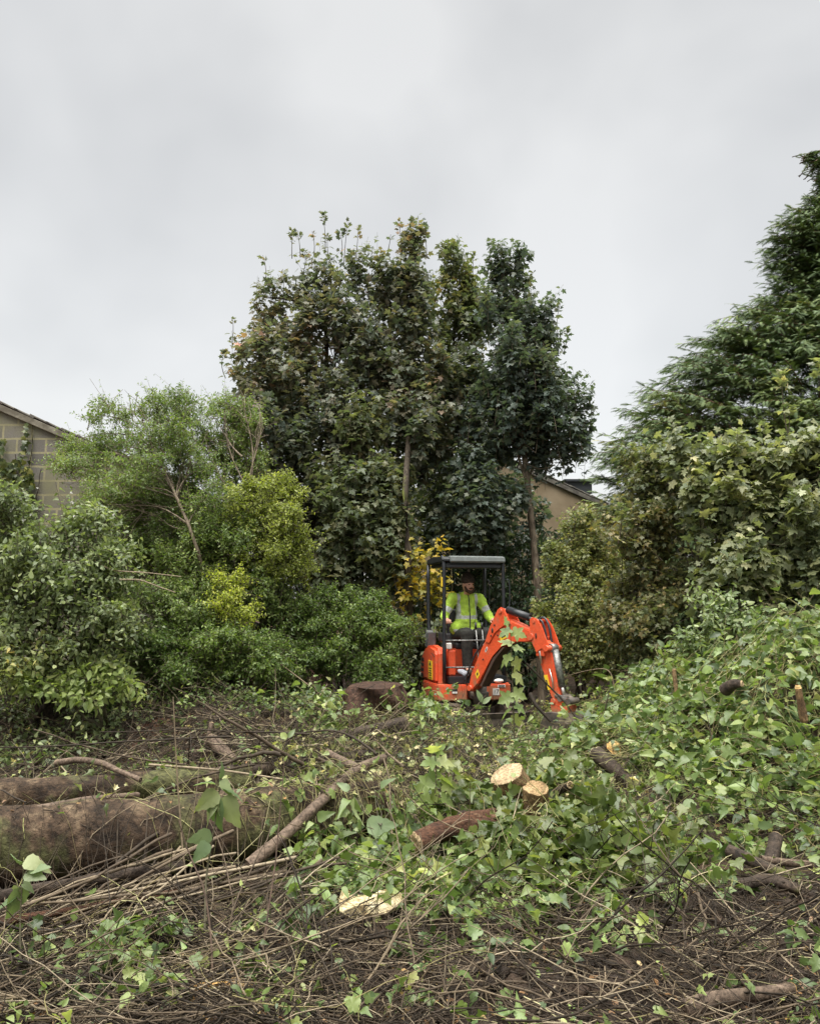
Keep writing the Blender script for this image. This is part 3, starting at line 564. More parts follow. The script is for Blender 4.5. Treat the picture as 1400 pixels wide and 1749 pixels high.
b0 = P(400, 1190, 11.8); b0[2] = .3
plant('willow_shrub', 'thin pale stemmed shrub with feathery leaves between the privet and the leftmost tall maple', 'shrub', b0,
      [(400, 700, 11.8, 45, 30, .4), (415, 750, 11.8, 42, 45, .4), (380, 780, 11.8, 40, 60, .5), (430, 800, 11.8, 40, 40, .4)],
      650, 14, size=.065, lmat='privet', wood='palebark', seed=22, sl=.4, trunk=[b0, P(425, 900, 11.7), P(422, 800, 11.7), P(410, 690, 11.7)], trunk_r=.025, extra=fan2, twig_r=.004, **{**PV, 'shell': .7, 'sub': .12})
b0 = P(460, 1170, 10.6); b0[2] = .2
plant('bright_privet', 'bright yellow-green bushy privet standing in front of the leftmost tall maple', 'shrub', b0,
      [(470, 830, 10.6, 40, 30, .4), (430, 870, 10.6, 50, 50, .5), (480, 880, 10.6, 45, 50, .5), (450, 940, 10.6, 65, 50, .6), (500, 950, 10.6, 40, 45, .45)],
      1100, 16, size=.058, lmat='privet_b', wood='stem', seed=23, sl=.35, **{**PV, 'shell': .55})
b0 = P(390, 1180, 10.1); b0[2] = .3
plant('lime_privet', 'lime yellow patch of young privet leaves low in the left thicket', 'shrub', b0,
      [(385, 1030, 9.9, 42, 30, .3), (415, 1050, 9.9, 32, 26, .3), (400, 990, 10.0, 34, 26, .3)], 260, 14, size=.05, lmat='lime', wood='stem', seed=24, sl=.32, **{**PV, 'shell': .8})
b0 = P(370, 1190, 10.5); b0[2] = .3
plant('privet_shrub', 'tall mid green privet in the heart of the left thicket, behind the lime yellow patch', 'shrub', b0,
      [(375, 905, 10.6, 60, 60, .6), (330, 960, 10.4, 70, 55, .6), (400, 1000, 10.5, 75, 55, .6), (250, 1020, 10.0, 80, 50, .6), (330, 1060, 10.2, 90, 60, .7), (480, 1010, 10.7, 50, 50, .5), (230, 930, 10.6, 70, 60, .6)],
      2300, 16, size=.062, lmat='privet', wood='stem', seed=25, sl=.35, **PV)
b0 = P(570, 1185, 10.9); b0[2] = .1
plant('low_privet', 'dark green low privet spreading left of the excavator under the maples', 'shrub', b0,
      [(560, 1040, 10.8, 60, 35, .5), (620, 1050, 10.8, 60, 38, .5), (500, 1070, 10.6, 60, 40, .5), (660, 1090, 10.8, 55, 45, .5), (570, 1110, 10.6, 90, 50, .6), (480, 1130, 10.4, 70, 45, .5), (640, 1150, 10.6, 60, 40, .5)],
      2300, 16, size=.06, lmat='privet_d', wood='stem', seed=26, sl=.32, **PV)
b0 = P(330, 1200, 9.7); b0[2] = .4
plant('low_privet', 'dark green low privet sprawling over the soil bank on the left', 'shrub', b0,
      [(280, 1090, 9.7, 70, 40, .5), (370, 1100, 9.7, 80, 45, .5), (440, 1130, 9.8, 60, 45, .5), (330, 1140, 9.6, 90, 38, .5), (210, 1120, 9.5, 60, 40, .4)],
      1900, 14, size=.06, lmat='privet_d', wood='stem', seed=27, sl=.32, **PV)
BR = dict(tpl=NETTLE, shell=.45, out=.6, upw=.5, rnd=.5, droop=.5, ldroop=.35, pet=.35, sub=.05)
b0 = P(80, 1190, 8.9); b0[2] = .3
FL = []
def flowers(lg, wg, rng):
    pts = [P(px, py, 8.6) for px, py in ((66, 834), (36, 852), (55, 880), (125, 860), (122, 842), (62, 895), (128, 882), (42, 890), (195, 880), (20, 872))]
    for q_ in pts:
        fg = Geo(); aa = np.arange(5) * 1.2566; n0 = nrm(np.array([rng.normal() * .4, -1, .4])); e1 = nrm(np.cross(n0, UP)); e2 = np.cross(n0, e1)
        leaves(fg, OVAL, np.repeat((q_ - b0)[None], 5, 0), np.cos(aa)[:, None] * e1 + np.sin(aa)[:, None] * e2 + 1.6 * n0 + rng.normal(0, .3, (5, 3)), np.repeat(n0[None], 5, 0) + rng.normal(0, .4, (5, 3)), .035 * rng.uniform(.5, 1.2), rng, fold=.4); FL.append(fg.build('flower', M['petal']))
bth = plant('bramble_thicket', 'tangled grey-green bramble thicket with yellowing lower leaves at the left edge', 'shrub', b0,
      [(20, 870, 8.9, 60, 45, .5), (100, 930, 8.8, 80, 50, .6), (30, 960, 8.7, 70, 60, .6), (180, 960, 8.9, 60, 50, .5), (110, 1020, 8.6, 90, 50, .6), (20, 1050, 8.4, 60, 50, .5), (200, 1050, 8.7, 55, 50, .5), (80, 1110, 8.4, 90, 50, .5), (150, 880, 9.0, 40, 40, .4)],
      1300, 13, size=.082, lmat='bramble', wood='darkbark', seed=28, sl=.55, extra=flowers, tone=lambda Q: .25 * ss(1.6, .9, Q[:, 2]), **BR)
b0 = P(190, 1200, 8.6); b0[2] = .3
plant('weed_clump', 'low clump of fresh green broad leaves at the foot of the left thicket', 'plant', b0,
      [(170, 1150, 8.4, 55, 26, .3), (70, 1160, 8.2, 55, 24, .3), (220, 1165, 8.4, 26, 18, .2), (150, 1180, 8.2, 40, 14, .2)], 110, 10, size=.11, lmat='seedling', wood='stem', seed=29, sl=.28, **{**BR, 'tpl': OVAL})
for f_ in FL: f_.parent = bth
# climbing ivy on the blockwork wall
def ivy_on_wall():
    rng = np.random.default_rng(31); lg = Geo(); wg = Geo(); base = P(20, 900, 12.2); base[2] = .0
    root = empty('wall_ivy', base, 'dark ivy climbing the concrete block gable wall', 'plant')
    for px0, px1, py1, w in ((45, 44, 722, 6), (30, 36, 775, 14), (15, 18, 790, 20), (5, 2, 750, 8), (55, 52, 800, 10), (-20, -25, 770, 16)):
        a = P(px0, 960, 12.22); b_ = P(px1, py1, 12.22); t = np.linspace(0, 1, 14)[:, None]; p = a + (b_ - a) * t; p[:, 0] += .05 * np.cumsum(rng.normal(size=14)) * .4; p[:, 1] = 12.26
        tubes(wg, p, .006, 4); n = 60 + w * 7; tt = rng.random(n) ** 1.4; q = a + (b_ - a) * tt[:, None]; q[:, 0] += rng.normal(0, w * .009 * .8, n) * (1.4 - tt); q[:, 1] = 12.24 - rng.random(n) * .10
        leaves(lg, IVY, q, rng.normal(size=(n, 3)) * np.array([.6, .25, .4]) + np.array([0, -.1, -.8]), rng.normal(size=(n, 3)) * .35 + np.array([0, -1, .3]), .10 * rng.uniform(.6, 1.1, n), rng)
    for g_ in (lg, wg): g_.v = [v - base for v in g_.v]
    lg.build('foliage', M['ivy_d'], root); wg.build('stems', M['darkbark'], root)
ivy_on_wall()
# centre
b0 = P(712, 1180, 12.4); b0[2] = 0
plant('yellow_maple', 'small maple sapling with yellow autumn leaves beside the excavator canopy', 'tree', b0,
      [(700, 960, 12.2, 26, 24, .3), (735, 945, 12.2, 32, 16, .3), (765, 930, 12.2, 26, 12, .2), (690, 1000, 12.2, 32, 34, .35), (730, 1000, 12.2, 34, 40, .35), (700, 1050, 12.2, 34, 26, .3), (755, 1010, 12.2, 26, 40, .3)],
      62, 7, size=.12, lmat='yellow', wood='stem', seed=33, sl=.3, group=None, **{k: v for k, v in MP.items() if k != 'sl'})
b0 = P(735, 1180, 12.0); b0[2] = 0
plant('olive_sapling', 'low olive green maple regrowth under the yellow sapling, behind the orange counterweight', 'plant', b0,
      [(700, 1100, 11.9, 34, 30, .3), (720, 1140, 11.9, 30, 30, .3), (745, 1080, 12.0, 20, 30, .3)], 70, 10, size=.11, lmat='maple_g', wood='stem', seed=34, **{**MP, 'sl': .3})
b0 = P(900, 1190, 13.6); b0[2] = 0
plant('laurel_shrub', 'dark glossy laurel with drooping oval leaves behind the excavator and its operator', 'shrub', b0,
      [(880, 930, 13.8, 60, 45, .6), (830, 980, 13.8, 60, 50, .6), (900, 1010, 13.6, 60, 50, .6), (960, 960, 13.8, 50, 50, .6), (850, 1070, 13.6, 80, 50, .6), (940, 1070, 13.5, 60, 60, .6), (780, 930, 14.0, 70, 50, .6), (790, 1050, 14, 80, 70, .6), (900, 1140, 13.5, 90, 50, .6)],
      900, 12, size=.12, lmat='laurel', wood='darkbark', seed=35, sl=.4, **{**PV, 'ldroop': .6})
FM = dict(tpl=MAPLE_S, shell=.40, out=.6, upw=.65, rnd=.5, droop=.15, ldroop=.3, pet=.3, sub=.06)
b0 = P(990, 1190, 11.8); b0[2] = 0
plant('hedge_maple', 'fine leaved grey-green hedge maple between the excavator arm and the rendered outbuilding', 'shrub', b0,
      [(990, 910, 11.9, 30, 45, .4), (965, 960, 11.9, 45, 40, .5), (1015, 960, 11.8, 45, 45, .5), (1000, 1020, 11.6, 60, 55, .6), (1050, 1040, 11.3, 50, 60, .6), (960, 1080, 11.7, 45, 70, .5), (1010, 1110, 11.4, 60, 60, .6)],
      1700, 14, size=.07, lmat='fieldmaple', wood='bark', seed=41, sl=.38, spires=[(990, 868, 11.9, .4, 12), (1010, 890, 11.9, .3, 8)], **FM)
b0 = P(1090, 1200, 10.6); b0[2] = .1
plant('bronze_maple', 'bronze and brown tinged maple bush in front of the conifer', 'shrub', b0,
      [(1100, 800, 10.8, 50, 40, .5), (1110, 860, 10.7, 65, 55, .6), (1170, 850, 10.8, 45, 50, .5), (1090, 920, 10.6, 60, 55, .6), (1130, 990, 10.5, 75, 60, .6), (1080, 1060, 10.4, 60, 55, .6), (1120, 1110, 10.3, 55, 45, .5)],
      1250, 12, size=.095, lmat='brownmaple', wood='bark', seed=42, sl=.4, tone=lambda Q: -.15 * ss(2.6, 3.4, Q[:, 2]), **FM)
b0 = P(1290, 1180, 9.6); b0[2] = .2
plant('sycamore_shrub', 'broad pale grey-green sycamore bush filling the right side below the conifer', 'shrub', b0,
      [(1150, 775, 9.9, 30, 30, .35), (1250, 790, 9.8, 70, 40, .6), (1340, 800, 9.6, 70, 50, .6), (1230, 870, 9.7, 80, 60, .7), (1340, 880, 9.5, 80, 60, .7), (1260, 960, 9.6, 90, 60, .7), (1370, 970, 9.4, 60, 60, .6), (1350, 1050, 9.5, 70, 60, .6), (1240, 1050, 9.8, 70, 60, .6)],
      900, 11, size=.145, lmat='sycamore', wood='bark', seed=43, sl=.5, spires=[(1060, 860, 9.9, .5, 8), (1210, 745, 9.8, .5, 9), (1260, 735, 9.8, .5, 9), (1300, 725, 9.7, .5, 8), (1335, 630, 9.4, .9, 12), (1345, 690, 9.4, .5, 10), (1130, 745, 9.9, .3, 8), (1395, 610, 9.4, .9, 10), (1170, 755, 9.9, .3, 6)], **{k: v for k, v in MP.items() if k != 'sl'})
b0 = P(1220, 1180, 8.3); b0[2] = .6
plant('dogwood_shrub', 'small shrub with smooth oval grey-green leaves just above the ivy mound', 'shrub', b0,
      [(1215, 1030, 8.3, 38, 26, .3), (1240, 1070, 8.2, 55, 32, .35), (1200, 1100, 8.2, 34, 30, .3), (1290, 1060, 8.1, 34, 26, .3)], 170, 10, size=.085, lmat='dogwood', wood='stem', seed=44, sl=.32, **{**PV, 'tpl': OVAL, 'ldroop': .5})
# dark hedge closing the back, and the hedge bottoms
b0 = np.array([-1.0, 16.2, 0])
plant('back_hedge', 'dark overgrown hedge closing the gap behind the maples', 'hedge', b0,
      [(px, 1010 + (i % 2) * 60, 16.2, 95, 95, .6) for i, px in enumerate(range(150, 1300, 85))] + [(px, 900, 16.4, 80, 60, .5) for px in (470, 560, 650, 730, 800, 870)] + [(730, 800, 16.4, 50, 70, .5), (830, 800, 16.4, 40, 60, .5), (880, 850, 16.4, 30, 50, .4), (640, 780, 16.4, 60, 70, .5), (360, 880, 14.5, 60, 60, .4), (430, 860, 14.5, 60, 60, .4), (500, 850, 15.5, 60, 70, .4), (300, 930, 14.5, 60, 60, .4)],
      1900, 10, size=.16, lmat='maple_d', wood='darkbark', seed=51, sl=.5, **{k: v for k, v in MP.items() if k != 'sl'})
# conifer
def conifer():
    rng = np.random.default_rng(61); Y = 15.5; base = P(1470, 1200, Y); base[2] = 0
    root = empty('cypress_tree', base, 'tall dark conifer with drooping feathery sprays at the right edge', 'tree')
    lg = Geo(); wg = Geo(); ax = base[0]; s = Y / FPX; zt = P(1440, 225, Y)[2]
    prof = [(250, 1432), (285, 1400), (315, 1385), (350, 1340), (365, 1315), (410, 1302), (450, 1312), (490, 1285), (520, 1245), (560, 1190), (575, 1185), (610, 1150), (640, 1110), (670, 1085), (700, 1085), (740, 1040), (790, 1030), (850, 1050), (950, 1060), (1100, 1080)]
    zz = np.array([P(700, p[0], Y)[2] for p in prof])[::-1]; rr = np.array([ax - P(p[1], p[0], Y)[0] for p in prof])[::-1]
    n = 5200; z = rng.uniform(zz[0], zz[-1], n * 3); keep = rng.random(n * 3) < np.interp(z, zz, rr) / rr.max() * .85 + .15; z = z[keep][:n]; n = len(z)
    a = rng.uniform(-np.pi, np.pi, n); a = np.where(rng.random(n) < .6, -np.abs(a), a)      # towards the camera side
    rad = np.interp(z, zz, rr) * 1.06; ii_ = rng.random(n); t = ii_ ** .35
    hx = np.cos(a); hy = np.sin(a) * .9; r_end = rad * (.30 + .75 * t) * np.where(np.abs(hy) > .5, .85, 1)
    L = rng.uniform(.5, 1.1, n) * np.clip(rad, .5, 1.5)
    tip = np.stack([ax + hx * r_end, Y + hy * r_end * .9, z], -1)
    D = nrm(np.stack([hx, hy * .9, rng.uniform(.25, .75, n)], -1) + rng.normal(0, .16, (n, 3)))
    K = 7; tt = np.linspace(0, 1, K)[None, :, None]
    pth = tip[:, None] - D[:, None] * (L[:, None, None] * (1 - tt)) + np.array([0, 0, -1.]) * (tt ** 2.2) * (.22 * L)[:, None, None]
    tubes(wg, pth, np.linspace(.012, .002, K)[None], 3)
    T = nrm(np.gradient(pth, axis=1)); m = 18; j = np.arange(m); f = np.linspace(.15, 1, m)[None] * (K - 1) * np.ones((n, 1)); i0 = np.minimum(f.astype(int), K - 2); w = (f - i0)[..., None]; ar = np.arange(n)[:, None]
    p = pth[ar, i0] * (1 - w) + pth[ar, i0 + 1] * w; t_ = T[ar, i0]; e1 = nrm(np.cross(t_, UP)); sg = np.where(j % 2, 1, -1)[None, :, None]
    dirn = nrm(e1 * sg * .75 + t_ * 1.0 + np.array([0, 0, -.30]) + rng.normal(0, .22, (n, m, 3))); dirn[:, -1] = t_[:, -1]
    sz = (.34 - .14 * np.linspace(0, 1, m))[None] * rng.uniform(.7, 1.15, (n, m)) * np.clip(L, .5, 1)[:, None]
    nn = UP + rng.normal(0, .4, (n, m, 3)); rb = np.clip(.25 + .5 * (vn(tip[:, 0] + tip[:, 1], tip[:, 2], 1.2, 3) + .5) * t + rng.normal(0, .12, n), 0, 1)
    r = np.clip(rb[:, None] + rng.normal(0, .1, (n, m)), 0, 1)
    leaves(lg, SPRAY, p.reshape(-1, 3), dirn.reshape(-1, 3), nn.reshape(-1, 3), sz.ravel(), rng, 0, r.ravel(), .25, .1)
    for q in range(60):                                                    # limbs back to the trunk
        k = rng.integers(n); limb(wg, (ax, Y, z[k] - .4), pth[k, 0], .03, .012, rng, K=6, sides=5)
    for g_ in (lg, wg): g_.v = [v - base for v in g_.v]
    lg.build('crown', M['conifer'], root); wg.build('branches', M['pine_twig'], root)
    tg = Geo(); tubes(tg, np.array([(0, 0, -.1), (0, 0, 3), (.05, 0, 6), (0, 0, zt - .2)]), np.array([[.24, .18, .10, .02]]), 12); tg.build('trunk', M['bark'], root)
conifer()

def undergrowth():
    rng = np.random.default_rng(88); lg = Geo(); wg = Geo()
    for x0, x1, y0, y1, n, tpl, sz, L_, mi in ((-5.4, -.4, 8.9, 10.3, 900, OVAL, .07, .45, 0), (-5.4, -.6, 9.2, 10.4, 500, NETTLE, .085, .6, 1), (-.9, .3, 10.2, 11.4, 260, OVAL, .06, .5, 0), (1.7, 4.6, 9.6, 11.4, 700, MAPLE_S, .075, .6, 2), (-5.2, -3.0, 7.6, 9.0, 330, NETTLE, .08, .35, 1)):
        x = rng.uniform(x0, x1, n); y = rng.uniform(y0, y1, n); Q = np.stack([x, y, gz(x, y)], -1); D = nrm(rng.normal(size=(n, 3)) * np.array([.6, .6, .2]) + np.array([0, -.25, .8])); pth = shoots(Q, D, L_ * rng.uniform(.5, 1.4, n), 5, rng, .25)
        shoot_leaves(lg, pth, 10, tpl, sz, rng, mi, .35, .3); tubes(wg, pth, np.linspace(.005, .002, 5)[None], 3, rnd=rng.random(n))
    tag(lg.build('undergrowth', [M['privet_d'], M['bramble'], M['fieldmaple']]), kind='stuff'); tag(wg.build('undergrowth_stems', M['twigs']), kind='stuff')
undergrowth()

# ------------------------------------------------------------------ excavator
def orange_paint():
    m, t, o = mat('orange_machine_paint'); L = t.links.new; p = N('ShaderNodeBsdfPrincipled', t)
    n = noise(t, 7, 8, rough=.7); n2 = noise(t, 40, 5)
    tc = N('ShaderNodeTexCoord', t); s = N('ShaderNodeSeparateXYZ', t); L(tc.outputs['Object'], s.inputs[0])
    lowz = N('ShaderNodeMapRange', t); lowz.inputs[1].default_value = .75; lowz.inputs[2].default_value = .35; lowz.inputs[3].default_value = 0; lowz.inputs[4].default_value = .22; L(s.outputs['Z'], lowz.inputs[0])
    ad = N('ShaderNodeMath', t, operation='ADD'); L(n.outputs[0], ad.inputs[0]); L(lowz.outputs[0], ad.inputs[1])
    r = ramp(t, [(.54, (0, 0, 0)), (.72, (.85, .85, .85))], ad.outputs[0])
    mx = N('ShaderNodeMix', t, data_type='RGBA'); L(r.outputs[0], mx.inputs[0]); mx.inputs[6].default_value = (.72, .100, .036, 1); mx.inputs[7].default_value = (.30, .17, .09, 1)
    c2 = ramp(t, [(.3, (.85, .82, .8)), (.7, (1.08, 1.1, 1.1))], n2.outputs[0]); mm = N('ShaderNodeMix', t, data_type='RGBA', blend_type='MULTIPLY'); mm.inputs[0].default_value = 1; L(mx.outputs[2], mm.inputs[6]); L(c2.outputs[0], mm.inputs[7])
    L(mm.outputs[2], p.inputs['Base Color']); rr = ramp(t, [(.35, (.28, .28, .28)), (.7, (.62, .62, .62))], ad.outputs[0]); L(rr.outputs[0], p.inputs['Roughness']); L(p.outputs[0], o.inputs[0]); return m
M['orange'] = orange_paint()
M['black'] = simple('black_steel', (.018, .020, .024), .42, var=.3, scale=14)
M['rubber'] = simple('muddy_rubber', (.030, .026, .022), .85, col2=(.13, .095, .065), scale=8, bump=.4)
M['mudsteel'] = simple('muddy_grey_steel', (.055, .048, .042), .7, col2=(.17, .135, .105), scale=9, bump=.3)
M['greycap'] = simple('grey_canopy_edge', (.13, .145, .14), .5, var=.15, scale=20)
M['steelgrey'] = simple('worn_grey_steel', (.20, .20, .19), .4, metal=.5, var=.4, scale=30)
M['chrome'] = simple('dirty_chrome', (.55, .53, .50), .3, metal=.8)
M['yellow_lab'] = simple('yellow_label', (.82, .56, .035), .5)
M['white_lab'] = simple('white_label', (.72, .70, .66), .6)
M['ink'] = simple('label_ink', (.02, .02, .02), .6)
M['vinyl'] = simple('worn_black_seat_vinyl', (.028, .028, .030), .5, var=.3)
M['greyseat'] = simple('grey_plastic', (.16, .165, .17), .6, var=.25, scale=10)
M['belly'] = simple('dark_brown_underside', (.050, .026, .018), .8, col2=(.095, .050, .033), scale=8)
M['clothw'] = simple('white_blue_rag', (.42, .45, .50), .8, var=.2)
EX = Vector((.72, 10.7, float(gz(.9, 10.4)) * .3)); EXR = R(-77)
ex = empty('mini_excavator', EX, 'orange mini excavator with a black open canopy digging at the edge of the clearing', 'excavator', rz=EXR)
# house: counterweight and front corners
plan = [(.50, -.12), (.50, -.38), (.44, -.47), (.30, -.49), (-.30, -.49), (-.52, -.40), (-.64, -.20), (-.67, 0), (-.64, .20), (-.52, .40), (-.30, .49), (.36, .51), (.46, .48), (.50, .40), (.50, .20), (.33, .16), (.33, -.08)]
b = B(); b.prism(plan, (0, 0, 0), (1, 0, 0), (0, 1, 0), .44, .64, bev=.015)
b.prism([(.18, -.30), (.12, -.485), (-.30, -.485), (-.52, -.395), (-.64, -.19), (-.64, .19), (-.3, .3), (.1, .1)], (0, 0, 0), (1, 0, 0), (0, 1, 0), .345, .445, bev=.012)
b.obj('counterweight', M['orange'], ex)
b = B(); b.box((.505, -.28, .575), (.012, .075, .035), bev=.004); b.box((.10, -.493, .44), (.07, .012, .07), bev=.01); b.obj('recess', M['ink'], ex)
b = B(); b.box((.512, -.28, .548), (.006, .065, .022), bev=0); b.obj('reflector', M['white_lab'], ex)
b = B(); b.prism([(.44, -.33), (.44, -.10), (.33, -.06), (.33, .16), (.44, .2), (.44, .44), (-.4, .44), (-.4, -.33)], (0, 0, 0), (1, 0, 0), (0, 1, 0), .643, .735, bev=.01); b.obj('floor', M['black'], ex)
# right hand bonnet, with louvre and warning label
b = B(); b.prism([(-.50, .645), (.335, .645), (.335, 1.02), (.29, 1.09), (.05, 1.12), (-.22, 1.10), (-.40, 1.0), (-.52, .80)], (0, -.34, 0), (1, 0, 0), (0, 0, 1), 0.0, .135, bev=.035)
bn = b.obj('bonnet', M['orange'], ex)
b = B()
for q in range(4): b.box((-.40 + .012 * q, -.476, .70 + .07 * q), (.13, .008, .045), bev=.004)
b.box((.20, -.4765, 1.0), (.14, .006, .008), Matrix.Rotation(.3, 3, 'Y'), bev=0); b.box((.10, -.4765, .94), (.008, .006, .12), Matrix.Rotation(-.5, 3, 'Y'), bev=0)
b.obj('louvre', M['ink'], bn)
b = B(); b.box((.06, -.478, .80), (.20, .006, .24), bev=0); lb = b.obj('warning_label', M['yellow_lab'], ex)
b = B()
for q in range(5): b.box((.06, -.482, .70 + q * .03), (.14 - .02 * (q % 2), .002, .010), bev=0)
b.prism([(-.045, .86), (.05, .86), (.0025, .915)], (.06, -.484, 0), (1, 0, 0), (0, 0, 1), 0, .002); b.obj('label_print', M['ink'], lb)
# orange panels behind the legs, seat, consoles
b = B(); b.box((-.18, .045, .90), (.44, .68, .34), bev=.02); b.box((.16, -.245, .90), (.26, .10, .33), bev=.02); b.obj('seat_panel', M['orange'], ex)
b = B(); b.box((-.18, .09, 1.10), (.46, .44, .09), bev=.03, seg=3); b.box((-.42, .09, 1.36), (.10, .42, .46), Matrix.Rotation(R(-10), 3, 'Y'), bev=.035, seg=3); b.obj('seat', M['vinyl'], ex)
b = B(); b.box((-.34, -.37, 1.18), (.16, .12, .24), Matrix.Rotation(R(8), 3, 'Y'), bev=.02); b.obj('tank_neck', M['greyseat'], ex)
b = B(); b.box((.27, -.285, 1.115), (.06, .07, .08), bev=.012); b.obj('handle_block', M['white_lab'], ex)
for s in (-1, 1):
    yy = .04 + s * .315
    b = B(); b.box((.02, yy, 1.22), (.38, .085, .12), bev=.02); c = b.obj('console', M['vinyl'], ex)
    b = B(); b.tube([(.18, yy, 1.26), (.19, yy, 1.34), (.205, yy, 1.36)], .011); b.ell((.21, yy, 1.395), (.024, .022, .045)); b.obj('joystick', M['vinyl'], c)
b = B(); b.box((.30, -.10, .775), (.16, .10, .05), Matrix.Rotation(.4, 3, 'Z') @ Matrix.Rotation(.3, 3, 'Y'), bev=.02); b.obj('rag', M['clothw'], ex)
for yy in (.07, .155):
    b = B(); b.tube([(.36, yy + .03, .74), (.34, yy + .02, 1.0), (.31, yy, 1.36)], .0095); lv = b.obj('travel_lever', M['steelgrey'], ex)
    b = B(); b.cyl((.312, yy, 1.33), (.308, yy, 1.42), .015, bev=.004); b.obj('grip', M['vinyl'], lv)
b = B(); b.tube([(.37, -.37, 1.19), (.40, .0, 1.19), (.38, .30, 1.19)], .010); b.tube([(.37, -.37, .85), (.42, .0, .85), (.40, .26, .85)], .010); b.obj('guard_rail', M['steelgrey'], ex)
# canopy: four posts, roof
def post(x, y, kink=False, name='post'):
    b = B()
    if kink: b.tube([(x, y, 2.20), (x, y, 1.40), (x + .06, y + .01, 1.24), (x + .10, y + .02, 1.0)], .026, smooth_steps=1)
    else: b.tube([(x - .09, y, 2.27), (x - .02, y, 2.245), (x, y, 2.17), (x, y, 2.0), (x, y, .66)], .025, smooth_steps=1)
    return b.obj(name, M['black'], ex)
post(.36, -.37); pr = post(.36, .44); post(-.42, -.38, True); post(-.42, .44, True)
b = B(); b.box((.3625, -.40, 1.94), (.045, .012, .12), bev=.003); b.obj('post_label', M['yellow_lab'], ex)
b = B(); b.tube([(.38, .475, 1.98), (.38, .52, 1.97), (.38, .52, 1.62), (.38, .475, 1.60)], .009, smooth_steps=1); b.tube([(-.42, .475, 2.0), (-.42, .51, 1.99), (-.42, .51, 1.66), (-.42, .475, 1.64)], .009, smooth_steps=1); b.obj('grab_handle', M['black'], ex)
b = B(); b.prism([(-.46, 2.20), (.34, 2.20), (.40, 2.215), (.40, 2.235), (.34, 2.27), (-.10, 2.295), (-.42, 2.275), (-.47, 2.24)], (0, .465, 0), (1, 0, 0), (0, 0, 1), 0, .86, bev=.012)
b.box((-.05, .035, 2.175), (.80, .72, .045), bev=.01); b.box((.34, .035, 2.15), (.05, .76, .055), bev=.012); b.obj('roof', M['black'], ex)
b = B(); b.prism([(.36, 2.195), (.42, 2.195), (.43, 2.215), (.42, 2.265), (.34, 2.285), (.30, 2.28), (.34, 2.26)], (0, .45, 0), (1, 0, 0), (0, 0, 1), 0, .75, bev=.008); b.obj('roof_edge', M['greycap'], ex)
# swing bracket and boom
BA = R(27); bd = Vector((math.cos(BA), math.sin(BA), 0)); bn_ = Vector((-math.sin(BA), math.cos(BA), 0)); zz_ = Vector((0, 0, 1))
piv = Vector((.80, 0, 0)); 
def pp(r, z, n=0): return piv + bd * r + zz_ * z + bn_ * n
def plate(b, prof, n0, n1, bev=.006): b.prism(prof, piv, bd, zz_, -n1, -n0, bev=bev)     # ua x ub = -bn
b = B(); b.box((.44, .03, .52), (.34, .17, .13), bev=.02); b.cyl((.62, .02, .42), (.62, .02, .64), .085, bev=.01); b.box((.60, .02, .53), (.22, .13, .08), Matrix.Rotation(BA, 3, 'Z'), bev=.02); b.obj('swing_bracket', M['mudsteel'], ex)
boom = [(-.20, .585), (-.135, .80), (.05, 1.10), (.22, 1.34), (.32, 1.445), (.45, 1.475), (.60, 1.43), (.86, 1.345), (.905, 1.29), (.87, 1.225), (.76, 1.21), (.59, 1.225), (.40, 1.175), (.23, 1.035), (0, .69), (-.14, .575)]
b = B(); plate(b, boom, -.075, .075, .012); bo = b.obj('boom', M['orange'], ex)
b = B(); brk = [(.13, 1.20), (.22, 1.38), (.345, 1.585), (.40, 1.615), (.455, 1.60), (.50, 1.50), (.56, 1.42), (.44, 1.40), (.30, 1.32), (.20, 1.18)]
plate(b, brk, -.092, -.076, .004); plate(b, brk, .076, .092, .004); b.cyl(pp(.40, 1.57, -.11), pp(.40, 1.57, .11), .028); b.cyl(pp(.88, 1.28, -.115), pp(.88, 1.28, .115), .032); b.cyl(pp(-.15, .62, -.10), pp(-.15, .62, .10), .035); b.obj('cylinder_bracket', M['orange'], bo)
b = B()
for r, z in ((.40, 1.57), (.30, 1.40), (.24, 1.27), (.35, 1.28), (.62, 1.29), (.80, 1.28), (.10, .98)): b.cyl(pp(r, z, -.0935), pp(r, z, -.0985), .012 if r != .4 else .015, n=10)
b.ell(pp(.262, 1.335, -.093), (.016, .014, .032), 8); b.obj('bolt_head', M['ink'], bo)
b = B(); a = [(.005, .675), (.225, 1.015), (.395, 1.155), (.42, 1.15), (.26, 1.0), (.035, .66)]; plate(b, [(x + .012, z - .014) for x, z in a], -.073, .073, .003); b.obj('belly_plate', M['belly'], bo)  # thin plate along the boom underside, coloured dark brown instead of orange
b = B(); plate(b, [(.37, 1.285), (.38, 1.215), (.50, 1.265), (.50, 1.325)], -.0795, -.076, 0); plate(b, [(-.055, .80), (-.02, .735), (.02, .79), (-.012, .86)], -.0795, -.0765, 0); yl = b.obj('warning_label', M['yellow_lab'], bo)
b = B(); plate(b, [(.40, 1.275), (.40, 1.245), (.48, 1.28), (.48, 1.30)], -.0815, -.080, 0); plate(b, [(-.03, .80), (-.018, .775), (.0, .80), (-.012, .825)], -.0815, -.080, 0); b.obj('label_print', M['ink'], yl)
b = B(); plate(b, [(.115, 1.09), (.13, 1.065), (.165, 1.115), (.150, 1.14)], -.079, -.076, 0); bl = b.obj('model_mark', M['white_lab'], bo)
b = B(); plate(b, [(.125, 1.092), (.131, 1.082), (.155, 1.117), (.149, 1.127)], -.081, -.0795, 0); b.obj('label_print', M['ink'], bl)
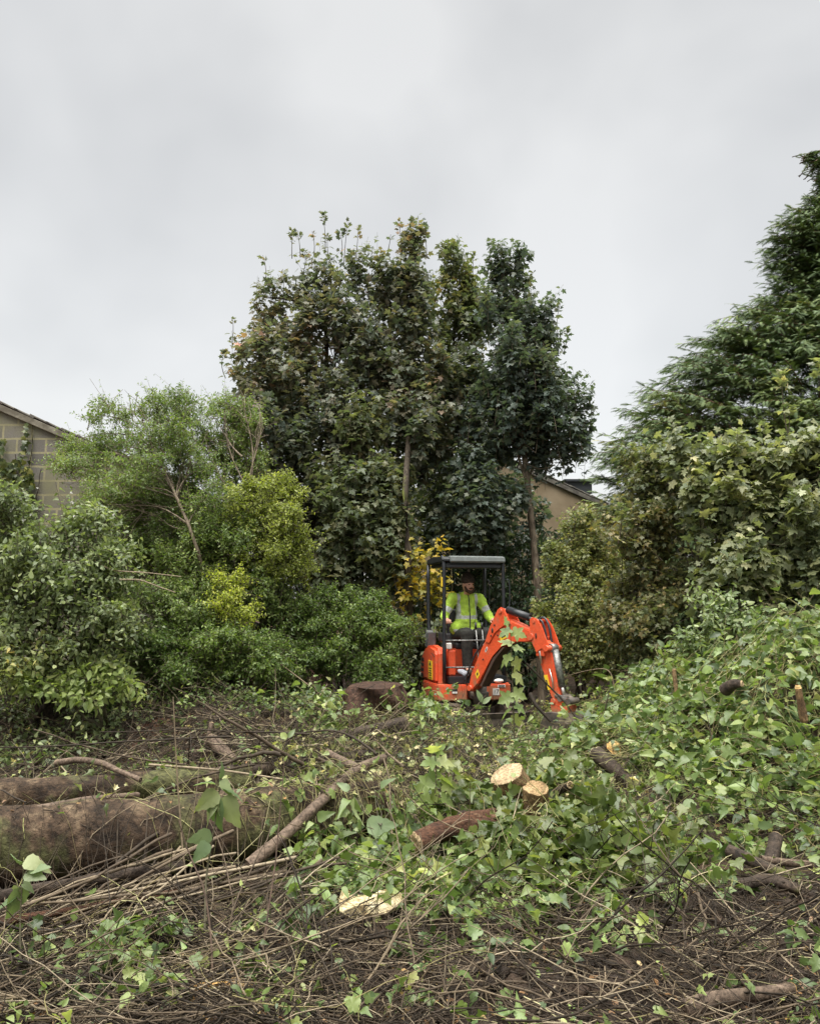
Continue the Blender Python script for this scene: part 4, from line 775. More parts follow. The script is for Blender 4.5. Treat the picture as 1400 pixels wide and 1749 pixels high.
b = B(); b.tube([pp(-.02, .66, .0), pp(.12, 1.05, .0)], .03); b.tube([pp(-.22, .70, -.10), pp(-.10, 1.02, -.05), pp(.05, 1.22, 0)], .012, smooth_steps=2); b.obj('boom_hose', M['black'], bo)
# arm cylinder
b = B(); b.cyl(pp(.43, 1.585), pp(.78, 1.495), .045, bev=.006); cy = b.obj('arm_cylinder', M['black'], ex)
b = B(); b.cyl(pp(.40, 1.575, 0), pp(.45, 1.575), .03); b.cyl(pp(.76, 1.49), pp(.93, 1.455), .020); b.cyl(pp(.50, 1.54, .04), pp(.86, 1.44, .04), .010); b.obj('rod', M['chrome'], cy)
# arm (dipper)
b = B(); arm = [(.90, 1.20), (.95, 1.05), (1.12, .62), (1.17, .575), (1.245, .60), (1.13, 1.17), (1.06, 1.24)]
plate(b, arm, -.055, .055, .010)
side = [(.865, 1.475), (.90, 1.50), (.97, 1.485), (1.04, 1.40), (1.10, 1.27), (1.145, 1.17), (1.13, 1.125), (1.085, 1.12), (1.04, 1.16), (.96, 1.10), (.90, 1.20), (.865, 1.30)]
plate(b, side, -.102, -.088, .004); plate(b, side, .088, .102, .004)
b.cyl(pp(.88, 1.28, -.118), pp(.88, 1.28, .118), .040); b.cyl(pp(.93, 1.455, -.11), pp(.93, 1.455, .11), .022); b.cyl(pp(1.115, 1.155, -.125), pp(1.115, 1.155, .125), .034)
b.box(pp(1.03, 1.27), (.03, .19, .03), Matrix.Rotation(BA, 3, 'Z'), bev=.005); b.box(pp(1.0, 1.12), (.12, .18, .12), Matrix.Rotation(BA, 3, 'Z'), bev=.01); ar = b.obj('arm', M['orange'], ex)
b = B(); b.ell(pp(.955, 1.29, -.102), (.020, .006, .034), 10)
b.obj('slot', M['ink'], ar)
b = B(); plate(b, [(1.025, .85), (1.075, .86), (1.12, .70), (1.085, .69)], -.0595, -.056, 0); al = b.obj('warning_label', M['yellow_lab'], ar)
b = B(); plate(b, [(1.05, .80), (1.07, .80), (1.095, .73), (1.08, .73)], -.0615, -.060, 0); b.obj('label_print', M['ink'], al)
b = B(); b.tube([pp(.965, 1.16, -.075), pp(1.0, 1.10, -.085), pp(1.01, .98, -.08)], .014); b.tube([pp(1.12, .93, -.07), pp(1.16, .80, -.07), pp(1.17, .70, -.07)], .007); b.obj('hydraulic_pipe', M['chrome'], ar)
b = B(); b.tube([pp(.80, 1.40, .03), pp(.95, 1.53, .05), pp(1.05, 1.38, .04), pp(1.08, 1.15, .03)], .014, smooth_steps=2); b.tube([pp(.78, 1.40, -.02), pp(.96, 1.50, -.02), pp(1.03, 1.36, -.02), pp(1.06, 1.15, -.02)], .012, smooth_steps=2); b.obj('hose', M['black'], ar)
b = B(); b.cyl(pp(1.145, 1.14), pp(1.235, .735), .042, bev=.006); b.cyl(pp(1.115, 1.155, -.05), pp(1.115, 1.155, .05), .05); bc = b.obj('bucket_cylinder', M['steelgrey'], ex)
b = B(); b.cyl(pp(1.23, .76), pp(1.27, .62), .021); b.obj('rod', M['chrome'], bc)
b = B(); b.tube([pp(1.20, .64, -.06), pp(1.275, .615, -.06), pp(1.37, .59, -.05)], .03); b.tube([pp(1.20, .64, .06), pp(1.275, .615, .06), pp(1.37, .59, .05)], .03); b.cyl(pp(1.27, .615, -.09), pp(1.27, .615, .09), .035); b.cyl(pp(1.38, .59, -.08), pp(1.38, .59, .08), .035); b.obj('link', M['mudsteel'], ex)
b = B(); plate(b, [(1.13, .60), (1.20, .62), (1.38, .62), (1.40, .57), (1.34, .44), (1.20, .42), (1.13, .48)], -.075, -.060, .004); plate(b, [(1.13, .60), (1.20, .62), (1.38, .62), (1.40, .57), (1.34, .44), (1.20, .42), (1.13, .48)], .060, .075, .004)
b.cyl(pp(1.17, .575, -.09), pp(1.17, .575, .09), .030); b.box(pp(1.25, .47), (.22, .12, .05), Matrix.Rotation(BA, 3, 'Z'), bev=.01); b.obj('bucket_hitch', M['orange'], ex)
bk = [(1.14, .46), (1.36, .47), (1.42, .36), (1.40, .20), (1.28, .08), (1.10, .05), (.95, .12), (.90, .20), (.915, .205), (.965, .14), (1.10, .075), (1.27, .10), (1.38, .21), (1.395, .35), (1.34, .445), (1.16, .435)]
b = B(); plate(b, bk, -.17, .17, 0); sd_ = [(1.14, .46), (1.36, .47), (1.42, .36), (1.40, .20), (1.28, .08), (1.10, .05), (.95, .12), (1.05, .30)]
plate(b, sd_, -.18, -.165, .003); plate(b, sd_, .165, .18, .003)
bu = b.obj('bucket', M['mudsteel'], ex)
for q in range(4):
    b = B(); b.box(pp(.90, .20, -.14 + q * .093), (.09, .035, .022), Matrix.Rotation(BA, 3, 'Z') @ Matrix.Rotation(R(50), 3, 'Y'), bev=.004); b.obj('tooth', M['steelgrey'], bu)
# model plate on the front left corner
b = B(); b.box((.5035, .27, .545), (.006, .085, .085), bev=0); b.box((.5035, .345, .615), (.006, .10, .035), bev=0); ml_ = b.obj('model_plate', M['white_lab'], ex)
cu = bpy.data.curves.new('digits', 'FONT'); cu.body = '17'; cu.size = .075; cu.extrude = .001; cu.align_x = 'CENTER'; cu.align_y = 'CENTER'
to = bpy.data.objects.new('tmp', cu); COL.objects.link(to); bpy.context.view_layer.update()
tm = bpy.data.meshes.new_from_object(to.evaluated_get(bpy.context.evaluated_depsgraph_get())); bpy.data.objects.remove(to)
tm.transform(Matrix.Translation((.5085, .27, .545)) @ Matrix.Rotation(R(90), 4, 'Z') @ Matrix.Rotation(R(90), 4, 'X')); tm.materials.clear(); tm.materials.append(M['ink'])
to = bpy.data.objects.new('digits', tm); COL.objects.link(to); to.parent = ml_
b = B()
for q in range(3): b.box((.5075, .345, .605 + q * .010), (.002, .08, .004), bev=0)
b.obj('label_print', M['ink'], ml_)
b = B(); b.ell((.42, .33, .675), (.06, .07, .03)); b.obj('cover', M['white_lab'], ex)
# undercarriage, turned a little to the right under the house
ur = Matrix.Rotation(R(5), 4, 'Z')
for s in (-1, 1):
    b = B(); pr_ = []
    for k in range(9): a = math.pi / 2 + k * math.pi / 8; pr_.append((-.58 + .19 * math.cos(a), .20 + .19 * math.sin(a)))
    for k in range(9): a = -math.pi / 2 + k * math.pi / 8; pr_.append((.58 + .19 * math.cos(a), .20 + .19 * math.sin(a)))
    b.prism(pr_, (0, s * .40 + .115, 0), (1, 0, 0), (0, 0, 1), 0, .23, bev=.01)
    for k in range(17):
        for z_ in (.0, .40): b.box((-.62 + k * .078, s * .40, z_), (.038, .225, .03), bev=.006, seg=1)
    for k in range(7):
        for e in (-1, 1):
            a = -math.pi / 2 + (k + .5) * math.pi / 7; b.box((e * (.58 + .20 * math.cos(a)), s * .40, .20 + .20 * math.sin(a)), (.03, .225, .038), Matrix.Rotation(-a * e, 3, 'Y'), bev=.006, seg=1)
    o = b.obj('track', M['rubber'], ex); o.matrix_local = ur
    b = B(); b.cyl((-.58, s * .40 - .12, .20), (-.58, s * .40 + .12, .20), .12, n=20); b.cyl((.58, s * .40 - .12, .20), (.58, s * .40 + .12, .20), .12, n=20)
    b.box((0, s * .40, .20), (1.0, .24, .12), bev=.02); b.obj('track_roller', M['mudsteel'], o)
b = B(); b.box((0, 0, .28), (.7, .6, .14), bev=.02); b.cyl((0, 0, .30), (0, 0, .44), .30, n=28); o = b.obj('undercarriage', M['mudsteel'], ex); o.matrix_local = ur
b = B(); b.prism([(.0, .04), (.05, .04), (.02, .14), (.025, .26), (.06, .33), (.0, .33), (-.02, .26), (-.025, .14)], (.88, .50, 0), (1, 0, 0), (0, 0, 1), 0, 1.0, bev=.006)
for s in (-.25, .25): b.box((.70, s, .17), (.36, .07, .08), Matrix.Rotation(R(8), 3, 'Y'), bev=.01)
o = b.obj('dozer_blade', M['mudsteel'], ex); o.matrix_local = ur

# ------------------------------------------------------------------ operator
def skin_mesh(chains, voxel, ells=()):
    """one continuous surface round tapered limbs: chains of (point, radius)"""
    b = bmesh.new()
    for ch in chains:
        for (p0, r0), (p1, r1) in zip(ch[:-1], ch[1:]):
            p0, p1 = Vector(p0), Vector(p1); L_ = (p1 - p0).length; n = max(2, int(L_ / (min(r0, r1) * .45)) + 1)
            for i in range(n + 1):
                t = i / n; bmesh.ops.create_icosphere(b, subdivisions=2, radius=r0 + (r1 - r0) * t, matrix=Matrix.Translation(p0.lerp(p1, t)))
    for c, r, rot in ells: bmesh.ops.create_icosphere(b, subdivisions=3, radius=1.0, matrix=Matrix.Translation(c) @ rot.to_4x4() @ Matrix.Diagonal((*r, 1)))
    me = bpy.data.meshes.new('tmp'); b.to_mesh(me); b.free(); o = bpy.data.objects.new('tmp', me); COL.objects.link(o)
    m = o.modifiers.new('r', 'REMESH'); m.mode = 'VOXEL'; m.voxel_size = voxel; m.use_smooth_shade = True
    s = o.modifiers.new('s', 'SMOOTH'); s.factor = .5; s.iterations = 3
    bpy.context.view_layer.update(); out = bpy.data.meshes.new_from_object(o.evaluated_get(bpy.context.evaluated_depsgraph_get()))
    bpy.data.objects.remove(o); out.polygons.foreach_set('use_smooth', [True] * len(out.polygons)); return out
I3 = Matrix.Identity(3)
pe = empty('person', EX, 'operator in yellow hi-vis jacket and dark woollen hat sitting in the excavator', 'person', rz=EXR)
def pobj(name, me, mats, parent=pe):
    me.materials.clear()
    for m in (mats if isinstance(mats, list) else [mats]): me.materials.append(m)
    o = bpy.data.objects.new(name, me); COL.objects.link(o); o.parent = parent; return o
hip = Vector((-.20, .09, 1.22)); chest = Vector((-.20, .09, 1.62)); neck = Vector((-.16, .09, 1.80)); head = Vector((-.10, .095, 1.925)); HR = Matrix.Rotation(R(14), 3, 'Z') @ Matrix.Rotation(R(6), 3, 'Y')
def hp(x, y, z): return head + HR @ Vector((x, y, z))
shR, elR, wrR = Vector((-.18, -.10, 1.735)), Vector((-.12, -.235, 1.50)), Vector((.12, -.272, 1.445))
shL, elL, wrL = Vector((-.18, .28, 1.735)), Vector((-.09, .375, 1.51)), Vector((.12, .365, 1.445))
knR, knL = Vector((.24, -.03, 1.27)), Vector((.24, .235, 1.27)); anR, anL = Vector((.22, -.02, .84)), Vector((.22, .21, .84))
def hand(wr, s):
    ch = [[(wr, .026), (wr + Vector((.035, 0, .004)), .030)]]; el = [(wr + Vector((.055, 0, .0)), (.045, .040, .018), I3)]
    for q, (dy, L_) in enumerate(((-.030, .040), (-.010, .046), (.010, .043), (.029, .034))):
        a = wr + Vector((.085, dy, .004)); ch.append([(a, .0095), (a + Vector((L_ * .6, 0, -.012)), .009), (a + Vector((L_ * .62, 0, -.036)), .0082), (a + Vector((L_ * .2, 0, -.052)), .0072)])
    a = wr + Vector((.035, -s * .035, -.006)); ch.append([(a, .0115), (a + Vector((.035, -s * .012, -.022)), .010), (a + Vector((.060, s * .004, -.030)), .0085)])
    return ch, el
h1, e1 = hand(wrR, -1); h2, e2 = hand(wrL, 1)
chains = [[(hip, .12), (chest, .13), (neck, .055), (head - Vector((0, 0, .06)), .05)], [(shR, .052), (elR, .040), (wrR, .027)], [(shL, .052), (elL, .040), (wrL, .027)], [(chest + Vector((0, 0, .08)), .08), (shR, .055)], [(chest + Vector((0, 0, .08)), .08), (shL, .055)],
          [(hip - Vector((0, .09, 0)), .085), (knR, .060), (anR, .040), (anR + Vector((.10, 0, -.06)), .035)], [(hip + Vector((0, .09, 0)), .085), (knL, .060), (anL, .040), (anL + Vector((.10, 0, -.06)), .035)],
          [(hp(.072, 0, .012), .011), (hp(.096, 0, -.022), .014)], [(hp(.080, -.020, -.055), .009), (hp(.084, 0, -.056), .010), (hp(.080, .020, -.055), .009)]] + h1 + h2
ells = [(head, (.092, .074, .112), HR), (hp(.03, 0, -.065), (.058, .055, .045), HR), (hp(0, -.076, -.01), (.018, .010, .03), HR), (hp(0, .076, -.01), (.018, .010, .03), HR), (hp(.055, -.038, -.03), (.03, .022, .022), HR), (hp(.055, .038, -.03), (.03, .022, .022), HR)] + e1 + e2
M['skin'] = simple('weathered_skin', (.58, .30, .21), .5, col2=(.70, .40, .29), scale=22)
M['hat'] = simple('dark_brown_knit', (.030, .024, .020), .95, col2=(.085, .062, .050), scale=45, bump=.6)
M['beard'] = simple('brown_beard', (.075, .045, .03), .95, var=.4, scale=120, bump=.5)
M['hivis'] = simple('hi_vis_yellow_fabric', (.42, .62, .07), .85, var=.14, scale=14, bump=.5)
M['reflect'] = simple('grey_reflective_tape', (.46, .49, .46), .40, var=.12, scale=30)
M['trouser'] = simple('dark_work_trousers', (.026, .026, .022), .9, var=.4, scale=20, bump=.6)
M['boot'] = simple('brown_muddy_boot', (.055, .038, .024), .8, var=.4)
M['eye'] = simple('eye_dark', (.02, .015, .012), .25); M['lip'] = simple('lips', (.30, .11, .09), .5)
body = pobj('body', skin_mesh(chains, .0075, ells), M['skin'])
for s in (-1, 1):
    b = B(); b.ell(hp(.0845, s * .031, .004), (.010, .013, .0065), 12); b.obj('eye', M['eye'], pe)
b = B(); b.tube([hp(.0855, -.024, -.058), hp(.094, 0, -.056), hp(.0855, .024, -.058)], .0045, smooth_steps=1); b.obj('mouth', M['lip'], pe)
pobj('beard', skin_mesh([[(hp(.045, -.066, -.035), .016), (hp(.062, -.052, -.082), .022), (hp(.078, 0, -.100), .028), (hp(.062, .052, -.082), .022), (hp(.045, .066, -.035), .016)], [(hp(.088, -.026, -.046), .009), (hp(.096, 0, -.042), .009), (hp(.088, .026, -.046), .009)]], .006), M['beard'])
pobj('hat', skin_mesh([[(hp(-.005 + .085 * math.cos(a), .078 * math.sin(a), .040), .015) for a in np.linspace(0, 6.283, 18)]], .007, [(hp(-.008, 0, .060), (.100, .088, .100), HR), (hp(-.02, 0, .11), (.075, .066, .060), HR)]), M['hat'])
jk = skin_mesh([[(Vector((-.18, .09, 1.27)), .165), (Vector((-.17, .09, 1.42)), .165), (Vector((-.19, .09, 1.62)), .152), (Vector((-.18, .09, 1.735)), .095)],
                [(chest + Vector((0, -.03, .07)), .11), (shR, .078), (elR, .068), (wrR - Vector((.03, 0, 0)), .048)], [(chest + Vector((0, .03, .07)), .11), (shL, .078), (elL, .068), (wrL - Vector((.03, 0, 0)), .048)],
                [(neck + Vector((-.03 + .06 * math.cos(a), .070 * math.sin(a), .012 + .01 * math.cos(a))), .022) for a in np.linspace(0, 6.283, 14)]], .0085,
               [(Vector((-.16, -.05, 1.33)), (.13, .09, .10), I3), (Vector((-.16, .22, 1.33)), (.13, .09, .10), I3)])
def seg_t(p, a, b_): d = b_ - a; t = max(0, min(1, (p - a).dot(d) / d.length_squared)); return t, (p - a - d * t).length
V_ = np.array([v.co[:] for v in jk.vertices]); w_ = .018 * vn(V_[:, 1] * 1.0 + V_[:, 0], V_[:, 2], 13, 2) + .014 * vn(V_[:, 1], V_[:, 2] + V_[:, 0], 26, 3)        # folds
Nv = np.array([v.normal[:] for v in jk.vertices]); V_ += Nv * w_[:, None]; jk.vertices.foreach_set('co', V_.ravel())
jo = pobj('jacket', jk, [M['hivis'], M['reflect'], M['vinyl']])
for f in jk.polygons:
    c = f.center; k = 0; best = 9
    arm_hit = False
    for a, e, w in ((shR, elR, wrR), (shL, elL, wrL)):
        t1, d1 = seg_t(c, a, e); t2, d2 = seg_t(c, e, w)
        if min(d1, d2) < .085 and abs(c.y - .09) > .195:
            arm_hit = True
            if d1 < d2 and .55 < t1 < .82: k = 1
    if not arm_hit:
        if 1.455 < c.z + .05 * (c.y - .09) ** 2 < 1.505 and c.x > -.6: k = 1
        if 1.275 < c.z < 1.325 and c.x > -.08: k = 1
        if 1.50 < c.z < 1.80 and .105 < abs(c.y - .09) < .145: k = 1
        if abs(c.y - .095) < .009 and c.x > -.1 and c.z > 1.3: k = 2
    if c.z > 1.80 and (c - neck).length < .10 and f.normal.z > .3: k = 2
    f.material_index = k
pobj('trousers', skin_mesh([[(hip - Vector((0, .09, 0)), .112), (knR, .088), (anR + Vector((0, 0, .03)), .070)], [(hip + Vector((0, .09, 0)), .112), (knL, .088), (anL + Vector((0, 0, .03)), .070)], [(hip - Vector((0, .08, 0)), .12), (hip + Vector((0, .08, 0)), .12)]], .011), M['trouser'])
for a in (anR, anL): pobj('boot', skin_mesh([[(a, .052), (a + Vector((.01, 0, -.055)), .050), (a + Vector((.13, 0, -.065)), .040)]], .009), M['boot'])

# pieces that are parts in their own right
def split_pieces(o):
    b = bmesh.new(); b.from_mesh(o.data); b.verts.index_update(); seen = set(); comps = []
    for v in b.verts:
        if v.index in seen: continue
        st = [v]; seen.add(v.index); c = []
        while st:
            u = st.pop(); c.append(u.index)
            for e in u.link_edges:
                w = e.other_vert(u)
                if w.index not in seen: seen.add(w.index); st.append(w)
        comps.append(set(c))
    b.free()
    for k, c in enumerate(comps):
        b = bmesh.new(); b.from_mesh(o.data); b.verts.ensure_lookup_table(); bmesh.ops.delete(b, geom=[v for v in b.verts if v.index not in c], context='VERTS')
        me = bpy.data.meshes.new(o.name.split('.')[0]); b.to_mesh(me); b.free()
        for m in o.data.materials: me.materials.append(m)
        n = o.copy(); n.data = me; COL.objects.link(n)
    nm = o.name; bpy.data.objects.remove(o)
for o in list(S.objects):
    if o.type == 'MESH' and o.name.split('.')[0] in ('recess', 'louvre', 'grab_handle', 'bolt_head', 'hose', 'hydraulic_pipe', 'guard_rail'): split_pieces(o)
M['barko'] = barkmat('orange_brown_bark', [(.3, (.055, .032, .016)), (.55, (.19, .12, .055)), (.75, (.34, .24, .12))], 12, (1, 1, .8), bump=.8, moss=.05)

# ------------------------------------------------------------------ logs, stumps and branches
def log(name, label, cat, pts, r0, r1, m, cutm='cut', seed=0, ends=(True, True), group=None, rough=.10, K=26, sides=22, lift=0, flat=1.0, tilt=None):
    """irregular round timber along pts; the sawn ends are parts of their own"""
    rng = np.random.default_rng(seed + 400); pts = np.array(pts, float) + np.array([0, 0, lift])
    tt = np.linspace(0, 1, len(pts)); t = np.linspace(0, 1, K)
    p = np.stack([np.interp(t, tt, pts[:, i]) for i in range(3)], -1)
    for _ in range(3): p[1:-1] = (p[:-2] + p[1:-1] * 2 + p[2:]) / 4
    T = nrm(np.gradient(p, axis=0)); ref = UP if abs(T[0, 2]) < .8 else np.array([1., 0, 0]); a = nrm(np.cross(T, ref)); b_ = np.cross(T, a)
    th = np.arange(sides) / sides * 2 * np.pi; rr = r0 + (r1 - r0) * t
    s = seed * 3.1; n1 = vn(np.cos(th)[None] * 1.3 + s + 0 * t[:, None], np.sin(th)[None] * 1.3 + t[:, None] * np.linalg.norm(p[-1] - p[0]) * 4, 1.0, 1)
    n2 = vn(np.cos(th)[None] * 4 + s + 0 * t[:, None], np.sin(th)[None] * 4 + t[:, None] * np.linalg.norm(p[-1] - p[0]) * 14, 1.0, 2)
    rad = rr[:, None] * (1 + rough * 2.2 * n1 + rough * 1.2 * n2)
    V = p[:, None] + rad[..., None] * (np.cos(th)[None, :, None] * a[:, None] + np.sin(th)[None, :, None] * b_[:, None] * flat)
    if tilt is not None:                                          # a slanting saw cut on the first end
        V[0] += T[0] * ((V[0] - p[0]) @ np.asarray(tilt, float))[:, None]
    base = p.mean(0).copy(); base[2] = p[:, 2].min() - r0
    i = np.arange(K - 1)[:, None] * sides; q = np.arange(sides)[None]; q2 = (q + 1) % sides
    F = np.stack([i + q, i + q2, i + sides + q2, i + sides + q], -1).reshape(-1, 4)
    root = empty(name, base, label, cat, group); g = Geo(); g.add(V.reshape(-1, 3) - base, F); g.build('bark', M[m], root)
    for e, (on, sg) in enumerate(zip(ends, (-1, 1))):
        k = 0 if e == 0 else K - 1; ring = V[k]; c = ring.mean(0); rings = [c + (ring - c) * f + sg * T[k] * h for f, h in ((1.0, .000), (.97, .004), (.7, .006 + .006 * rng.normal()), (.35, .004 + .006 * rng.normal()))]
        W_ = np.concatenate(rings + [c[None] + sg * T[k] * .006]) - base; F3 = []
        gg = Geo(); 
        for L_ in range(3):
            for q_ in range(sides): F3.append((L_ * sides + q_, L_ * sides + (q_ + 1) % sides, (L_ + 1) * sides + (q_ + 1) % sides, (L_ + 1) * sides + q_))
        gg.add(W_, F3); gg.add(W_, [(3 * sides + q_, 3 * sides + (q_ + 1) % sides, 4 * sides) for q_ in range(sides)])
        gg.build('cut_face' if on else 'dark_end', M[cutm if on else m], root, smooth=False)
    return root
def pts(*a): return [P(*q) for q in a]
LOGS = [(pts((-420, 1474, 4.40), (0, 1447, 4.66), (250, 1427, 4.92), (480, 1402, 5.25), (640, 1388, 5.6)), .215), (pts((-300, 1375, 5.6), (0, 1362, 5.75), (200, 1345, 6.0), (430, 1335, 6.3)), .115), (pts((300, 1335, 6.4), (430, 1318, 6.7), (560, 1300, 7.1), (650, 1290, 7.4)), .06)]
def surf(x, y):
    z = gz(x, y)
    for q, r in LOGS:
        for a, b in zip(q[:-1], q[1:]):
            d = b - a; t = np.clip(((x - a[0]) * d[0] + (y - a[1]) * d[1]) / (d[0] ** 2 + d[1] ** 2), 0, 1)
            dist = np.hypot(x - a[0] - t * d[0], y - a[1] - t * d[1]); z = np.where(dist < r, np.maximum(z, a[2] + t * d[2] + np.sqrt(np.maximum(r * r - dist ** 2, 0))), z)
    return z
log('fallen_trunk', 'thick mossy fallen trunk lying across the left foreground', 'log', pts((-420, 1474, 4.40), (0, 1447, 4.66), (250, 1427, 4.92), (480, 1402, 5.25), (640, 1388, 5.6)), .235, .20, 'logbark', 'cut', 1, ends=(False, False), K=90, sides=56, rough=.055)
log('fallen_trunk', 'second pale topped trunk lying just behind the thick mossy one', 'log', pts((-300, 1375, 5.6), (0, 1362, 5.75), (200, 1345, 6.0), (430, 1335, 6.3)), 0.13, .10, 'logbark', 'cut', 2, ends=(False, False), K=44, sides=26, rough=.12)
log('long_dark_log', 'long thin dark log running from behind the fallen trunk towards the middle', 'log', pts((300, 1335, 6.4), (430, 1318, 6.7), (560, 1300, 7.1), (650, 1290, 7.4)), .07, .055, 'darkbark', 'cut', 3, ends=(False, False), K=36)
log('split_bark_log', 'rough barked log with a splintered right end in the middle distance', 'log', pts((470, 1290, 7.6), (560, 1268, 7.9), (640, 1250, 8.1), (692, 1236, 8.3)), .085, .075, 'darkbark', 'cut', 4, ends=(False, True), rough=.18, K=30)
log('curved_branch', 'smooth curved branch arching down over the right end of the fallen trunk', 'branch', pts((655, 1296, 6.3), (610, 1312, 5.9), (575, 1343, 5.4), (540, 1378, 5.05), (490, 1425, 4.85), (425, 1478, 4.65)), .034, .036, 'logbark2', 'cut', 5, ends=(False, False), K=34, sides=14, rough=.13)
log('forked_branch', 'short side branch leaning into the smooth curved branch', 'branch', pts((560, 1285, 6.3), (585, 1300, 6.1), (612, 1313, 5.92)), .026, .034, 'logbark2', 'cut', 6, ends=(True, False), K=14, sides=12, rough=.06)
log('resting_branch', 'pale branch resting along the top of the fallen trunk', 'branch', pts((25, 1392, 4.62), (80, 1378, 4.70), (150, 1366, 4.84), (235, 1358, 5.05)), .024, .017, 'logbark2', 'cut', 7, ends=(True, False), K=24, sides=12, rough=.14)
log('pale_branch', 'pale bent branch lying behind the fallen trunk near the left edge', 'branch', pts((97, 1303, 6.3), (135, 1297, 6.2), (175, 1303, 6.05), (205, 1318, 5.95), (240, 1332, 5.85)), .024, .018, 'logbark2', 'cut', 8, ends=(True, False), K=24, sides=10)
log('rotten_branch', 'mossy rotten branch wedged along the foot of the fallen trunk', 'branch', pts((-60, 1555, 4.0), (60, 1530, 4.2), (180, 1508, 4.4), (310, 1490, 4.62)), .034, .028, 'darkbark', 'cut', 9, ends=(False, False), lift=.03, K=36, sides=14, rough=.2)
log('rotten_branch', 'broken reddish rotten wood under the mossy branch at lower left', 'branch', pts((-20, 1578, 3.95), (110, 1556, 4.1), (220, 1538, 4.2), (300, 1520, 4.4)), .035, .026, 'rot', 'cut', 10, ends=(False, False), K=36, sides=12, rough=.35, flat=.6)
log('mossy_branch', 'thick curved mossy branch standing out of the twigs below the fallen trunk', 'branch', pts((368, 1562, 4.35), (384, 1585, 4.15), (372, 1622, 3.95), (345, 1642, 3.85), (308, 1652, 3.75)), .034, .030, 'logbark', 'cut', 12, ends=(False, True), lift=.03, K=24, sides=14)
log('log_offcut', 'smooth barked offcut pointing at the split pale slab', 'log', pts((597, 1586, 4.22), (570, 1600, 4.1), (538, 1616, 3.98)), .030, .033, 'darkbark', 'cut', 13, ends=(False, False), lift=.03, K=16, sides=16)
log('log_offcut', 'dark wet offcut half buried left of the smooth barked one', 'log', pts((512, 1640, 3.9), (480, 1656, 3.78), (440, 1678, 3.65)), .036, .034, 'darkbark', 'cut', 14, ends=(False, False), lift=.03, K=16, sides=16)
log('orange_stick', 'snapped stick with orange peeled wood at the bottom left', 'stick', pts((318, 1704, 3.42), (350, 1697, 3.46), (390, 1693, 3.48), (437, 1695, 3.48)), .014, .010, 'cuto', 'cut', 15, ends=(True, True), lift=.03, K=18, sides=10, rough=.3)
log('bare_log', 'brown peeled log lying on the mud at the bottom right corner', 'log', pts((1168, 1738, 3.33), (1215, 1722, 3.38), (1290, 1712, 3.42), (1352, 1701, 3.48)), .034, .024, 'logbark2', 'cuto', 16, ends=(False, True), lift=.03, K=26, sides=18, rough=.12)
log('dark_log', 'dark damp log lying on the slope right of centre, pointing down right', 'log', pts((1245, 1462, 5.1), (1290, 1482, 4.95), (1345, 1505, 4.8)), .038, .030, 'darkbark', 'cut', 17, ends=(False, False), lift=.03, K=20, sides=14)
log('dark_log', 'lower dark log ending in a broken stub near the right edge', 'log', pts((1262, 1522, 4.7), (1310, 1510, 4.72), (1365, 1530, 4.6)), .034, .028, 'darkbark', 'cut', 18, ends=(False, False), lift=.03, K=20, sides=14, rough=.2)
log('short_log', 'short log standing on end beside the dark logs at the right', 'log', pts((1325, 1430, 5.2), (1316, 1470, 5.05)), .042, .042, 'darkbark', 'cut', 19, ends=(True, False), K=10, sides=16)
log('short_log', 'thin brown log lying flat at the right edge above the dark logs', 'log', pts((1300, 1468, 5.0), (1345, 1474, 5.0), (1385, 1476, 5.0)), .024, .022, 'logbark2', 'cut', 20, ends=(False, True), K=14, sides=12)
log('rotten_log', 'crumbling reddish brown log half buried in ivy near the centre', 'log', pts((712, 1438, 5.15), (760, 1420, 5.25), (800, 1408, 5.35), (848, 1398, 5.45)), .075, .055, 'rot', 'cut', 21, ends=(True, False), K=30, sides=20, rough=.32)
log('dark_post', 'small round dark log end poking out of the ivy left of the rotten log', 'log', pts((790, 1394, 5.5), (800, 1392, 5.9)), .040, .040, 'darkbark', 'darkbark', 22, ends=(True, False), K=8, sides=16)
# cut stumps in the middle heap
c = P(866, 1322, 5.75); ax_ = nrm(np.array([-.46, -.22, .86])); log('cut_stump', 'stump with slanting pale saw cut, left of the two in the ivy heap', 'stump', [c, c - ax_ * .15, c - ax_ * .42 + np.array([.05, .1, 0])], .125, .13, 'barko', 'cut', 23, ends=(True, False), K=16, sides=26, rough=.12)
M['shred'] = leafmat('torn_greenery', [(0, (.035, .05, .02)), (.45, (.09, .12, .045)), (.8, (.17, .19, .09)), (1, (.36, .33, .22))], trans=.2)
M['twigd'] = simple('brown_seedling_bark', (.10, .065, .045), .8, var=.3, scale=20)
M['cutb'] = barkmat('weathered_cut_face', [(.3, (.20, .12, .055)), (.55, (.38, .26, .13)), (.75, (.52, .40, .24))], 16, (1, 1, 1), bump=.6)
c = P(913, 1346, 5.5); log('cut_stump', 'upright stump with orange brown bark, right of the two in the ivy heap', 'stump', [c, c + np.array([.0, .07, -.20]), c + np.array([.01, .14, -.5])], .084, .100, 'barko', 'cutb', 24, ends=(True, False), K=22, sides=26, rough=.18)
log('cut_log', 'rough barked log with a pale green cut end, leaning down right above the ivy', 'log', pts((1016, 1286, 7.0), (1040, 1305, 6.85), (1062, 1326, 6.7), (1092, 1352, 6.5)), .060, .070, 'darkbark', 'splitw', 25, ends=(True, False), K=20, sides=18, rough=.14)
c = P(1048, 1277, 7.2); ax_ = nrm(np.array([.35, -.62, .55])); log('cut_log', 'log with a fresh orange cut face behind the leaning rough barked log', 'log', [c, c - ax_ * .1, c - ax_ * .45], .080, .078, 'darkbark', 'cuto', 26, ends=(True, False), K=12, sides=20, rough=.2)
